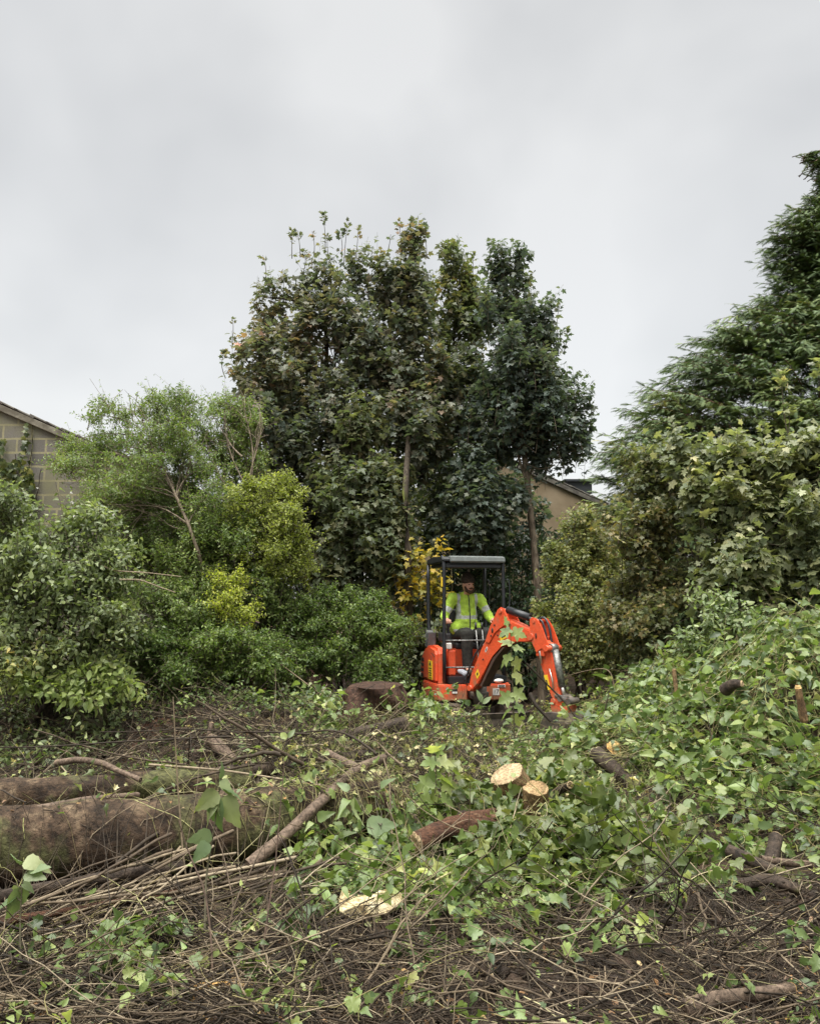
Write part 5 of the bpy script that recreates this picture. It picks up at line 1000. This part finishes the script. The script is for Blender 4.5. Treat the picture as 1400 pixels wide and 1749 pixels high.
c = P(973, 1341, 5.6); ax_ = nrm(np.array([.2, -.8, .35])); log('cut_branch', 'small round pale cut branch end among the ivy right of the stumps', 'branch', [c, c - ax_ * .1, c - ax_ * .3], .026, .026, 'darkbark', 'cut', 27, ends=(True, False), K=8, sides=14)
log('upright_stick', 'short brown stick standing upright in the ivy mound', 'stick', pts((1150, 1144, 7.5), (1153, 1172, 7.45), (1158, 1215, 7.4)), .020, .022, 'barko', 'cut', 28, ends=(True, False), K=12, sides=10)
log('broken_stub', 'dark broken branch stub with a white tip near the top of the ivy mound', 'branch', pts((1266, 1168, 6.45), (1252, 1168, 6.5), (1238, 1178, 6.6)), .026, .055, 'darkbark', 'cut', 29, ends=(True, False), K=10, sides=14)
log('broken_stub', 'orange brown broken stub at the right edge of the ivy mound', 'branch', pts((1362, 1176, 6.0), (1366, 1200, 6.0), (1372, 1230, 6.0)), .024, .030, 'barko', 'cuto', 30, ends=(True, False), K=10, sides=12)
log('pale_stump', 'pale forked stump splitting upward behind the fallen trunk', 'stump', pts((362, 1262, 7.6), (378, 1280, 7.5), (402, 1305, 7.3)), .055, .065, 'logbark2', 'cut', 31, ends=(True, False), K=12, sides=16, rough=.25)
log('pale_stick', 'short upright pale stick above the forked stump', 'stick', pts((362, 1236, 7.7), (358, 1250, 7.65), (350, 1272, 7.6)), .026, .014, 'logbark2', 'cut', 32, ends=(True, False), K=10, sides=10)
c = P(640, 1178, 9.0); log('earthy_stump', 'broad earthy root stump topped with weeds left of the excavator', 'stump', [c + np.array([0, 0, .05]), c + np.array([0, 0, -.25]), c + np.array([0, 0, -.6])], .36, .44, 'soilwood', 'soilwood', 33, ends=(True, False), K=14, sides=36, rough=.22)
# split pale slab of wood
def slab():
    rng = np.random.default_rng(9); c = P(632, 1562, 4.25) + np.array([0, 0, .03]); r = empty('split_slab', c, 'freshly split slab of pale yellow wood near the bottom centre', 'wood')
    prof = [(-.165, .035), (-.15, .075), (-.06, .050), (.0, .060), (.05, .085), (.12, .095), (.165, .080), (.172, .02), (.09, -.03), (.0, -.045), (-.08, -.06), (-.155, -.055)]
    n = len(prof); rings = []
    for h, s_ in ((0, 1), (.018, .98), (.030, .9), (.034, .5)):
        rings.append([(x * s_, y * s_ * 1.0, h + .012 * rng.normal() * (s_ < 1)) for x, y in prof])
    V = np.array(sum(rings, [])); F = [(L_ * n + q, L_ * n + (q + 1) % n, (L_ + 1) * n + (q + 1) % n, (L_ + 1) * n + q) for L_ in range(3) for q in range(n)]
    rot = np.array(Matrix.Rotation(R(38), 3, 'X') @ Matrix.Rotation(R(4), 3, 'Y')); V = np.concatenate([V, [[0, 0, .036]]])
    g = Geo(); W_ = V @ rot.T; g.add(W_, F); g.add(W_, [(3 * n + q, 3 * n + (q + 1) % n, 4 * n) for q in range(n)]); g.build('split_face', M['splitw'], r, smooth=False)
    V2 = np.array([(x * s_, y * s_, z_) for z_, s_ in ((0, 1.0), (-.03, 1.03), (-.06, .8), (-.075, .4)) for x, y in prof]); g = Geo(); g.add(V2 @ rot.T, [tuple(reversed(f)) for f in F]); g.build('bark', M['darkbark'], r)
slab()
# the fan of long pale sticks against the foot of the fallen trunk
rng = np.random.default_rng(77); LS = 'long thin pale sticks raked against the fallen trunk'
for i in range(34):
    t = (i % 17) / 16; a = P(260 + rng.uniform(-40, 330), 1482 - 60 * rng.random() ** 2 + rng.uniform(-8, 22), 4.70 + rng.uniform(-.1, .08)); e = P(-60 + rng.uniform(0, 320), 1560 + t * 70 + rng.uniform(-15, 15), 3.95 + rng.uniform(-.25, .15))
    g = Geo(); tt = np.linspace(0, 1, 10)[:, None]; p = a + (e - a) * tt; L_ = np.linalg.norm(e - a); p = p + np.array([0, 0, 1.]) * .05 * np.sin(np.pi * tt) * rng.uniform(-.6, 1) + np.cumsum(rng.normal(0, .008, (10, 3)), 0)
    p[:, 2] = np.maximum(p[:, 2], gz(p[:, 0], p[:, 1]) + .01); base = p[5]
    tubes(g, p - base, np.linspace(.009, .004, 10)[None] * rng.uniform(.7, 1.3), 6, rnd=np.array([rng.uniform(.35, .95)])); o = g.build('long_stick', M['twigs']); o.location = base
    tag(o, 'one of the long thin pale sticks raked against the foot of the fallen trunk', 'stick', LS)
# dark branches heaped behind the fallen trunk
for i in range(15):
    a = P(330 + rng.uniform(0, 370), 1245 + rng.uniform(0, 75), 6.2 + rng.uniform(0, 1.9)); e = a + np.array([-rng.uniform(.5, 2.2), rng.uniform(-.9, .7), rng.uniform(-.15, .12)]); r_ = rng.uniform(.006, .019)
    g = Geo(); tt = np.linspace(0, 1, 12)[:, None]; p = a + (e - a) * tt + np.cumsum(np.cumsum(rng.normal(0, .009, (12, 3)), 0), 0) + np.array([0, 0, 1.]) * .14 * np.sin(np.pi * tt) * rng.random(); p[:, 2] = np.maximum(p[:, 2], surf(p[:, 0], p[:, 1]) + r_); base = p[6]
    tubes(g, p - base, np.linspace(r_, r_ * .45, 12)[None], 8, rnd=np.array([rng.uniform(.15, .75)]))
    for k in (3, 5, 7, 9): q = p[k] - base; limb(g, q, q + nrm(p[k + 1] - p[k] + rng.normal(0, .06, 3)) * rng.uniform(.15, .45), r_ * .4, .002, rng, K=6, sides=4)
    o = g.build('piled_branch', M['twigs']); o.location = base; tag(o, 'one of the long bare branches heaped behind the fallen trunk', 'branch', 'long bare branches heaped behind the fallen trunk')
# other named sticks and whips
def stick(label, pts_, r, rv, name='stick', cat='stick', m='twigs'):
    q = np.array(pts_, float); tt = np.linspace(0, 1, len(q)); t = np.linspace(0, 1, 18); p = np.stack([np.interp(t, tt, q[:, i]) for i in range(3)], -1)
    for _ in range(2): p[1:-1] = (p[:-2] + 2 * p[1:-1] + p[2:]) / 4
    g = Geo(); base = p[0].copy(); tubes(g, p - base, np.linspace(r, r * .5, 18)[None], 6, rnd=np.array([rv])); o = g.build(name, M[m]); o.location = base; return tag(o, label, cat)
stick('tall thin pale stick standing in front of the left thicket', pts((320, 1520, 4.6), (312, 1450, 4.7), (303, 1330, 4.75), (296, 1190, 4.8)), .007, .85)
stick('pale green vine curving over the twigs at the bottom centre', pts((470, 1622, 3.9), (545, 1622, 3.85), (600, 1636, 3.8), (680, 1656, 3.7), (740, 1655, 3.7), (830, 1610, 4.0), (900, 1565, 4.4)), .005, .8, 'vine', 'vine', 'vines')
stick('yellowish stem slanting up from the pale slab', pts((685, 1582, 4.2), (715, 1545, 4.35), (740, 1505, 4.5), (770, 1490, 4.6)), .009, .9, 'stem', 'stem', 'vines')
stick('long pale stick crossing behind the fallen trunk', pts((255, 1306, 6.2), (380, 1315, 6.1), (540, 1340, 5.9), (610, 1352, 5.8)), .010, .9)
stick('thin pale stick leaning over the middle debris towards the excavator', pts((690, 1310, 6.9), (665, 1290, 7.1), (640, 1262, 7.3)), .012, .75)
stick('bent grey whip standing under the bronze maple, beside the bucket', pts((1055, 1215, 9.0), (1045, 1150, 9.1), (1030, 1140, 9.2), (980, 1150, 9.4), (960, 1160, 9.5)), .007, .8)
stick('reddish stick standing just right of the bucket', pts((1025, 1255, 8.0), (1032, 1215, 8.0), (1040, 1180, 8.0)), .009, .5)
stick('dark thin branch slanting across the excavator arm', pts((898, 1133, 8.6), (930, 1165, 8.6), (965, 1200, 8.55), (985, 1230, 8.5)), .012, .1)
stick('dark stubby branch poking up left of the bucket', pts((905, 1185, 9.0), (915, 1205, 8.9), (940, 1232, 8.8)), .03, .1)
stick('slender dark branch leaning across the low privet', pts((480, 1135, 9.6), (520, 1165, 9.3), (560, 1195, 9.0), (590, 1215, 8.9)), .008, .8)
stick('brown curved branch leaning at the right edge of the mud', pts((1400, 1590, 4.4), (1360, 1590, 4.35), (1345, 1620, 4.2), (1365, 1665, 4.0)), .014, .3)
stick('thin reddish root curling at the bottom right corner', pts((1230, 1745, 3.25), (1250, 1732, 3.3), (1320, 1725, 3.3), (1400, 1705, 3.35)), .007, .7)
stick('pale split stick slanting at the bottom centre right', pts((918, 1735, 3.3), (935, 1705, 3.4), (962, 1662, 3.6)), .009, .95)
for i, (lb_, q) in enumerate((('uppermost of the pale stems arching in the left thicket', ((150, 950, 8.6), (190, 975, 8.55), (250, 978, 8.5), (310, 985, 8.5))), ('lower pale stem forking in the left thicket', ((205, 990, 8.5), (240, 990, 8.5), (265, 1000, 8.5), (300, 1012, 8.5))))):
    stick(lb_, pts(*q), .011, .9, 'thicket_stem', 'stem')
# ------------------------------------------------------------------ seedlings standing in the clearing
def seedling(name, label, stem_pts, leafs, tpl, m, r=.006, cat='plant', ns=.0, wood='stem', seed=0, bend=.25):
    """leafs: (px, py, Y, tip dx px, tip dy px, size m)"""
    rng = np.random.default_rng(900 + seed); base = np.array(stem_pts[0], float); root = empty(name, base, label, cat); g = Geo()
    q = np.array(stem_pts, float); tt = np.linspace(0, 1, len(q)); t = np.linspace(0, 1, 14); p = np.stack([np.interp(t, tt, q[:, i]) for i in range(3)], -1); tubes(g, p - base, np.linspace(r, r * .4, 14)[None], 6)
    LP = np.array([P(*l[:3]) for l in leafs]); 
    Dn = np.array([[l[3], rng.normal(0, 8), -l[4]] for l in leafs], float); Nn = np.array([[rng.normal(0, .5), -.6 + rng.normal(0, .35), .75 + rng.normal(0, .35)] for _ in leafs])
    for c in LP:
        k = np.argmin(np.linalg.norm(p - c - np.array([0, 0, -.02]), axis=1)); limb(g, p[k] - base, c - base, .003, .002, rng, K=4, sides=4)
    lg = Geo(); leaves(lg, tpl, LP - base, Dn, Nn, np.array([l[5] for l in leafs]), rng, bend=bend)
    lg.build('foliage', M[m], root); g.build('stem', M[wood], root)
S7 = 7.4
seedling('maple_shoot', 'leafy light green maple shoot standing in front of the excavator boom', pts((878, 1262, S7), (876, 1200, S7), (874, 1130, S7), (870, 1060, S7)),
    [(868, 1066, S7, -16, -18, .10), (870, 1075, S7, -26, 12, .13), (876, 1078, S7, 22, 10, .14), (873, 1100, S7, -24, -6, .14), (877, 1108, S7, 22, -2, .13), (873, 1122, S7, -26, 12, .15), (878, 1128, S7, 16, 16, .14), (878, 1150, S7, 20, 20, .15), (876, 1182, S7, 18, 8, .14), (872, 1190, S7, -22, 10, .14), (880, 1205, S7, 24, 14, .12), (872, 1212, S7, -20, 14, .14), (878, 1222, S7, 8, 18, .12)], MAPLE, 'seedling', .007, seed=1)
seedling('leaf_shoot', 'pair of broad pale leaves on a stalk in front of the counterweight', pts((825, 1250, 7.6), (823, 1225, 7.6), (822, 1200, 7.6)), [(822, 1200, 7.6, -6, -20, .13), (824, 1202, 7.6, 16, -14, .11), (820, 1215, 7.6, -18, 4, .10)], OVAL, 'dogwood', .005, seed=2)
seedling('elder_shoot', 'tall seedling with drooping serrated leaves in front of the fallen trunk', pts((350, 1590, 3.75), (352, 1500, 3.85), (365, 1420, 3.9), (378, 1330, 3.9)),
    [(378, 1332, 3.9, 20, 26, .10), (380, 1345, 3.9, 40, 14, .12), (382, 1360, 3.9, 28, 56, .17), (374, 1362, 3.9, -12, 66, .18), (372, 1352, 3.9, -34, 30, .14), (368, 1340, 3.9, -26, -8, .10), (376, 1330, 3.9, 8, -26, .08), (362, 1425, 3.85, -42, 14, .14), (358, 1440, 3.85, -34, 30, .12), (372, 1372, 3.9, -46, 38, .14)], NETTLE, 'dogwood', .006, seed=3)
seedling('nettle_plant', 'nettle like plant with hanging leaves at the left edge below the fallen trunk', pts((35, 1640, 3.45), (35, 1560, 3.5), (42, 1470, 3.5)), [(42, 1470, 3.5, 48, 2, .10), (40, 1472, 3.5, -20, -6, .07), (34, 1515, 3.5, -6, 60, .15), (30, 1512, 3.5, -2, 36, .10), (44, 1490, 3.5, 34, 6, .10), (52, 1485, 3.5, 40, -8, .09), (28, 1530, 3.5, -26, 20, .09), (38, 1508, 3.5, 20, 14, .07)], NETTLE, 'dogwood', .005, seed=4)
seedling('maple_seedling', 'young light green maple seedling just left of the cut stumps', pts((740, 1440, 5.5), (742, 1390, 5.55), (745, 1310, 5.6), (742, 1285, 5.6)),
    [(745, 1300, 5.6, -26, 6, .13), (747, 1302, 5.6, 28, 4, .13), (742, 1318, 5.6, -14, 30, .15), (750, 1325, 5.6, 22, 22, .14), (738, 1335, 5.6, -30, 10, .15), (756, 1340, 5.6, 30, 4, .12), (742, 1350, 5.6, -8, 28, .14), (754, 1362, 5.55, 24, 18, .13), (734, 1365, 5.55, -26, 16, .13), (742, 1285, 5.6, -8, -22, .10), (745, 1288, 5.6, 14, -16, .10)], MAPLE, 'seedling', .006, seed=5)
seedling('oval_seedling', 'thin brown seedling with two round leaves at its tip left of centre', pts((478, 1470, 5.0), (484, 1400, 5.1), (490, 1330, 5.2), (490, 1262, 5.2)), [(490, 1262, 5.2, -16, -12, .085), (492, 1260, 5.2, 12, -16, .07), (489, 1275, 5.2, 20, -6, .06)], OVAL, 'ivy', .004, wood='darkbark', seed=6)
seedling('bramble_sprig', 'three lobed bramble sprig standing on the twigs at the bottom centre', pts((727, 1665, 3.75), (727, 1640, 3.78)), [(727, 1632, 3.8, -2, -24, .075), (725, 1636, 3.8, -22, 8, .065), (729, 1636, 3.8, 22, 8, .065)], NETTLE, 'ivy', .003, seed=7, bend=.05)
seedling('broad_seedling', 'weedy seedling with one big horizontal leaf beside the maple seedling', pts((655, 1470, 5.0), (652, 1430, 5.0), (650, 1410, 5.0)), [(626, 1412, 5.0, 60, -4, .20), (606, 1362, 5.2, -10, 40, .16), (596, 1350, 5.2, -34, -26, .10), (640, 1350, 5.3, 30, 18, .10), (650, 1345, 5.3, 18, -20, .11), (668, 1360, 5.3, 10, 34, .12)], NETTLE, 'dogwood', .004, seed=8)
seedling('bare_seedling', 'bare brown seedling stem rising in front of the trunk, left of centre', pts((440, 1690, 3.6), (455, 1580, 3.7), (470, 1480, 3.8), (486, 1300, 3.9)), [(486, 1300, 3.9, 8, -22, .03), (470, 1480, 3.8, -12, 12, .035)], OVAL, 'ivy', .006, wood='twigd', seed=9)
seedling('bare_seedling', 'bare brown seedling crossing the tall serrated one at lower left', pts((365, 1700, 3.5), (360, 1590, 3.6), (350, 1520, 3.65), (320, 1450, 3.7), (305, 1400, 3.7)), [(362, 1600, 3.6, 18, -14, .03), (330, 1480, 3.7, -14, -16, .03)], OVAL, 'ivy', .0055, wood='twigd', seed=10)

# ------------------------------------------------------------------ twigs, vines and leaves over the ground
rng = np.random.default_rng(2024)
def region(n, ymin=3.0, ymax=10.5, bias=1.15):
    """points over the clearing, denser close to"""
    y = ymin + (ymax - ymin) * rng.random(n) ** bias; x = rng.uniform(-.60, .60, n) * y; return x, y
def dens(kind, x, y):
    right = ss(.7, 1.6, x) * ss(5.1, 5.7, y); mid = np.exp(-(((x - .55) / .8) ** 2 + ((y - 5.5) / .8) ** 2)); cl = ss(4.45, 4.7, y) * (1 - ss(5.2, 5.6, y)) * ss(-1.1, -.5, x) * (1 - ss(.9, 1.3, x))
    mud = ss(-.1, .35, x) * (1 - ss(4.5, 5.0, y)); lf = (1 - ss(4.3, 4.9, y)) * (1 - ss(-.2, .3, x)); back = ss(6.3, 7.2, y) * (1 - right); bank = ss(-.8, -1.6, x) * ss(6.4, 7.2, y)
    v = {'vine': .8 * right + .7 * mid + .75 * cl + .22 * lf + .30 * back * (1 - .7 * bank) + .06 * mud + .08, 'twig': .25 * right + .5 * mid + .6 * cl + 1.0 * lf + 1.0 * back + .42 * mud + .3 * bank,
         'shred': .9 * back * (1 - bank) + .2 * right + .3 * mid + .1}[kind]
    patch = ss(-.16, .10, vn(x, y, 1.1, 7)) * .75 + .25
    return np.clip(v * (patch if kind == 'vine' else 1), 0, 1)
def pick(kind, n, **k):
    x, y = region(int(n * 6), **k); keep = rng.random(len(x)) < dens(kind, x, y); return x[keep][:n], y[keep][:n]
def walkers(x, y, L, K, curl, hmax, tilt=.0, a0=None):
    n = len(x); a = rng.uniform(0, 6.283, n) if a0 is None else a0; st = (L / (K - 1))
    da = np.cumsum(rng.normal(0, curl, (n, K)), 1); ang = a[:, None] + da; X = x[:, None] + np.cumsum(np.cos(ang) * st[:, None], 1); Y = y[:, None] + np.cumsum(np.sin(ang) * st[:, None], 1)
    t = np.linspace(0, 1, K)[None]; h0 = rng.random(n)[:, None] ** 2 * hmax; arch = np.sin(np.pi * t * rng.uniform(.5, 2.2, n)[:, None] + rng.uniform(0, 2, n)[:, None]) * h0
    Z = surf(X, Y) + .012 + np.abs(arch) + tilt * rng.random(n)[:, None] * t * L[:, None]
    Z = .45 * Z + .55 * (np.linspace(0, 1, K)[None] * (Z[:, -1:] - Z[:, :1]) + Z[:, :1]); Z = np.maximum(Z, surf(X, Y) + .004)
    return np.stack([X, Y, Z], -1)
# twigs
g = Geo()
for n, lmin, lmax, rmin, rmax, curl, hm, tl, sd_ in ((19000, .04, .22, .0009, .0028, .25, .05, .45, 3), (6000, .18, .55, .0015, .0042, .24, .10, .35, 4), (420, .4, 1.0, .004, .009, .16, .12, .16, 5)):
    x, y = pick('twig', n); n_ = len(x); L_ = rng.uniform(lmin, lmax, n_) * (.8 + .04 * y); p = walkers(x, y, L_, 7, curl, hm, tl); r = rng.uniform(rmin, rmax, n_) * (.75 + .08 * y)
    on_ = (surf(p[:, 3, 0], p[:, 3, 1]) - gz(p[:, 3, 0], p[:, 3, 1]) > .06) & (rng.random(n_) < .72); p = p[~on_]; r = r[~on_]; n_ = len(p)
    tubes(g, p, (r[:, None] * np.linspace(1, .5, 7)[None]), sd_, rnd=rng.random(n_) ** 1.35)
tag(g.build('twig_litter', M['twigs']), kind='stuff')
# torn branches with side twigs, lying and sticking up at all angles
g = Geo(); x, y = pick('twig', 1500, ymin=3.1, ymax=10.2); kp = ~((x < -.15) & (np.abs(y - 4.75 - .2 * (x + 1.5)) < .62) & (rng.random(len(x)) < .88)); x, y = x[kp], y[kp]; n_ = len(x); L_ = rng.uniform(.25, .9, n_); p = walkers(x, y, L_, 8, .16, .10, 0); up_ = rng.random(n_)[:, None] ** 1.6 * 1.1; p[..., 2] += up_ * np.linspace(0, 1, 8)[None] * L_[:, None] * rng.uniform(.3, 1, n_)[:, None]
r = rng.uniform(.002, .0065, n_); rc = rng.random(n_); tubes(g, p, r[:, None] * np.linspace(1, .45, 8)[None], 5, rnd=rc)
for _ in range(4):
    k = rng.integers(1, 6, n_); q = p[np.arange(n_), k]; d = nrm(nrm(p[np.arange(n_), k + 1] - q) + .8 * rng.normal(size=(n_, 3)) * np.array([1, 1, .7])); l2 = L_ * rng.uniform(.15, .45, n_); t = np.linspace(0, 1, 5)[None, :, None]
    b2 = q[:, None] + d[:, None] * l2[:, None, None] * t + rng.normal(size=(n_, 1, 3)) * .12 * l2[:, None, None] * t * t; b2[..., 2] = np.maximum(b2[..., 2], gz(b2[..., 0], b2[..., 1]) + .005); tubes(g, b2, (r * .5)[:, None] * np.linspace(1, .5, 5)[None], 3, rnd=rc)
tag(g.build('torn_branches', M['twigs']), kind='stuff')
# fine roots in the soil bank and mud
g = Geo(); x = rng.uniform(-5.0, -.8, 2200); y = rng.uniform(7.0, 9.6, 2200); p = walkers(x, y, rng.uniform(.1, .6, 2200), 7, .3, .10, .5); tubes(g, p, rng.uniform(.002, .006, 2200)[:, None] * np.linspace(1, .5, 7)[None], 3, rnd=rng.random(2200) * .5)
tag(g.build('root_litter', M['twigs']), kind='stuff')
def along(paths, m, size, tpl, geo, mat_=0, lift=.03, rsc=.55, bend=.55, nup=.7):
    n, K, _ = paths.shape; f = rng.uniform(0, K - 1.001, (n, m)); i0 = f.astype(int); w = (f - i0)[..., None]; ar = np.arange(n)[:, None]
    p = (paths[ar, i0] * (1 - w) + paths[ar, i0 + 1] * w).reshape(-1, 3); k = len(p); D = rng.normal(size=(k, 3)) * np.array([1, 1, .45]) + np.array([0, -.25, -.15]); D = nrm(D)
    off_ = surf(p[:, 0], p[:, 1]) - gz(p[:, 0], p[:, 1]) > .04; thin = np.where(off_ & (rng.random(k) < .88), .02, 1.0)
    for q, r_, w in HOLLP:                                    # the bared side of each log and stump
        dc = nrm(np.array([0, 0, CZ]) - q); tq = np.clip((p - q) @ dc, 0, .8); thin = np.where((np.linalg.norm(p - q - tq[:, None] * dc, axis=1) < w * .42 + r_ * .5) & (rng.random(k) < .85), .02, thin)
    p = p + D * (lift * rng.random(k))[:, None] + np.array([0, 0, 1.]) * (lift * rng.random(k))[:, None]
    Nn = nup * UP + np.array([0, -.35, 0]) + rng.normal(0, .75, (k, 3)); rb = np.repeat(rng.random(n), m); r = np.clip(rb * (1 - rsc) + rsc * rng.random(k), 0, 1)
    leaves(geo, tpl, p, D, Nn, size * thin * rng.uniform(.35, 1.18, k) * np.clip(p[:, 1] / 4.6, .72, 1), rng, mat_, r, bend)
# ivy and bindweed trailing over the clearing
lg = Geo(); vg = Geo()
x, y = pick('vine', 1500, bias=1.0); n_ = len(x); p = walkers(x, y, rng.uniform(.3, 1.1, n_), 12, .22, .16, .12); tubes(vg, p, (rng.uniform(.0016, .0034, n_) * (.8 + .06 * y))[:, None] * np.linspace(1, .6, 12)[None], 3, rnd=rng.random(n_))
h = n_ * 6 // 10; along(p[:h], 11, .078, IVY, lg); along(p[h:], 10, .070, OVAL, lg, bend=.3)
tag(lg.build('ground_ivy', M['ivy']), kind='stuff'); tag(vg.build('trailing_stems', M['vines']), kind='stuff')
# fallen leaves and shredded greenery
g = Geo(); x, y = pick('twig', 5200); z = surf(x, y) + .01 + .03 * rng.random(len(x)); n_ = len(x); leaves(g, OVAL, np.stack([x, y, z], -1), rng.normal(size=(n_, 3)) * np.array([1, 1, .3]), UP + rng.normal(0, .4, (n_, 3)), rng.uniform(.015, .05, n_), rng, bend=.5)
tag(g.build('leaf_litter', M['litter']), kind='stuff')
g = Geo(); x, y = pick('shred', 6500, ymin=4.5, ymax=10.8, bias=.8); z = surf(x, y) + .01 + .14 * rng.random(len(x)) ** 1.5; n_ = len(x); leaves(g, MAPLE_S, np.stack([x, y, z], -1), rng.normal(size=(n_, 3)), UP + rng.normal(0, .7, (n_, 3)), rng.uniform(.02, .07, n_), rng, bend=.8, fold=.6)
tag(g.build('shredded_greenery', M['shred']), kind='stuff')
# grass blades and pale wood chips
g = Geo(); x, y = pick('shred', 3500, ymin=4.8, ymax=9.5); n_ = len(x); p = walkers(x, y, rng.uniform(.06, .22, n_), 5, .2, .02, 1.6); tubes(g, p, .0022 * np.linspace(1, .3, 5)[None] * np.ones((n_, 1)), 3, rnd=.6 + .4 * rng.random(n_)); tag(g.build('grass', M['vines']), kind='stuff')
g = Geo(); x, y = region(900, bias=1.3); z = surf(x, y) + .012 + .02 * rng.random(len(x)); n_ = len(x); leaves(g, OVAL_S, np.stack([x, y, z], -1), rng.normal(size=(n_, 3)) * np.array([1, 1, .3]), UP + rng.normal(0, .5, (n_, 3)), rng.uniform(.008, .03, n_), rng); tag(g.build('wood_chips', M['cut']), kind='stuff')
# clods of earth on the mud
g = Geo(); n_ = 6000; x = rng.uniform(-1.6, 2.6, n_); y = rng.uniform(3.1, 5.2, n_); r = rng.random(n_) ** 3 * .034 + .006; z = gz(x, y) + r * .25
ico = bmesh.new(); bmesh.ops.create_icosphere(ico, subdivisions=1, radius=1); iv = np.array([v.co[:] for v in ico.verts]); f_ = np.array([[v.index for v in f.verts] for f in ico.faces]); ico.free()
V_ = np.stack([x, y, z], -1)[:, None] + iv[None] * (1 + rng.normal(0, .22, (n_, len(iv), 1))) * r[:, None, None] * np.array([1.2, 1.1, .7]); g.add(V_, (f_[None] + np.arange(n_)[:, None, None] * len(iv)).reshape(-1, 3)); tag(g.build('earth_clods', bpy.data.materials['churned_earth']), kind='stuff')

# ------------------------------------------------------------------ heaps of cut ivy
def heap(name, label, sel, n, m, size, lm, seed, hmax=.22, tpls=(IVY, OVAL), L=(.4, 1.2), lift=.06):
    global rng; rng = np.random.default_rng(seed); x, y = sel(n * 8); x, y = x[:n], y[:n]; n = len(x); p = walkers(x, y, rng.uniform(*L, n), 12, .25, hmax, .22)
    # the thickness of the heap: stems lie at every height in it
    p[..., 2] += hmax * rng.random(n)[:, None]; wl = rng.random(n) < .10; p[wl, :, 2] += np.linspace(0, 1, 12)[None] * rng.uniform(.1, .35, wl.sum())[:, None]
    base = np.array([x.mean(), y.mean(), 0.]); root = empty(name, base, label, 'ivy'); lg = Geo(); vg = Geo()
    h = n * 2 // 5; h2 = n * 4 // 5; along(p[:h] - 0, m, size, tpls[0], lg, lift=lift); along(p[h:h2], m, size * 1.1, tpls[1], lg, lift=lift, bend=.4); along(p[h2:], m * 2 // 3, size * 1.35, NETTLE, lg, lift=lift * 1.4, bend=.4); tubes(vg, p, rng.uniform(.0015, .0045, n)[:, None] * np.linspace(1, .6, 12)[None], 3, rnd=rng.random(n))
    for g_ in (lg, vg): g_.v = [v - base for v in g_.v]
    lg.build('foliage', M[lm], root); vg.build('stems', M['vines'], root)
def sel_right(n): x = rng.uniform(1.1, 6.0, n); y = rng.uniform(5.2, 9.2, n); k = (mound(x, y) > .16) & (rng.random(n) < .35 + .65 * ss(-.2, .15, vn(x, y, 1.4, 9))) & (x < .62 * y); return x[k], y[k]
heap('ivy_mound', 'tall mound of bright green cut ivy and bindweed rising at the right', sel_right, 1500, 9, .086, 'ivy', 501, hmax=.15)
def sel_mid(n): x = rng.normal(.95, .30, n); y = rng.normal(5.25, .26, n); k = (x > .4) & (y > 4.7) & (y < 5.75); return x[k], y[k]
heap('ivy_heap', 'dark ivy tumbling round the two cut stumps in the middle', sel_mid, 280, 12, .090, 'ivy_d', 502, hmax=.16, tpls=(IVY, IVY), L=(.25, .7))
def sel_c(n): x = rng.normal(.1, .45, n); y = rng.normal(5.0, .30, n); k = (y > 4.45) & (x > -.7); return x[k], y[k]
heap('ivy_heap', 'loose ivy and torn stems between the fallen trunk and the cut stumps', sel_c, 230, 11, .075, 'ivy', 503, hmax=.10, L=(.25, .8))
def sel_s(n): x = rng.normal(-.42, .34, n); y = rng.normal(8.75, .3, n); return x, y
heap('ivy_heap', 'weeds and ivy growing over the earthy root stump', sel_s, 150, 12, .08, 'ivy', 504, hmax=.22, L=(.2, .6))
def sel_l(n): x = rng.uniform(-1.7, -.5, n); y = rng.uniform(3.2, 4.1, n); k = rng.random(n) < ss(-.1, .2, vn(x, y, 2.2, 11)); return x[k], y[k]
heap('ivy_patch', 'ivy with scattered larger leaves in the bottom left corner', sel_l, 90, 9, .070, 'ivy', 505, hmax=.08, L=(.2, .6))
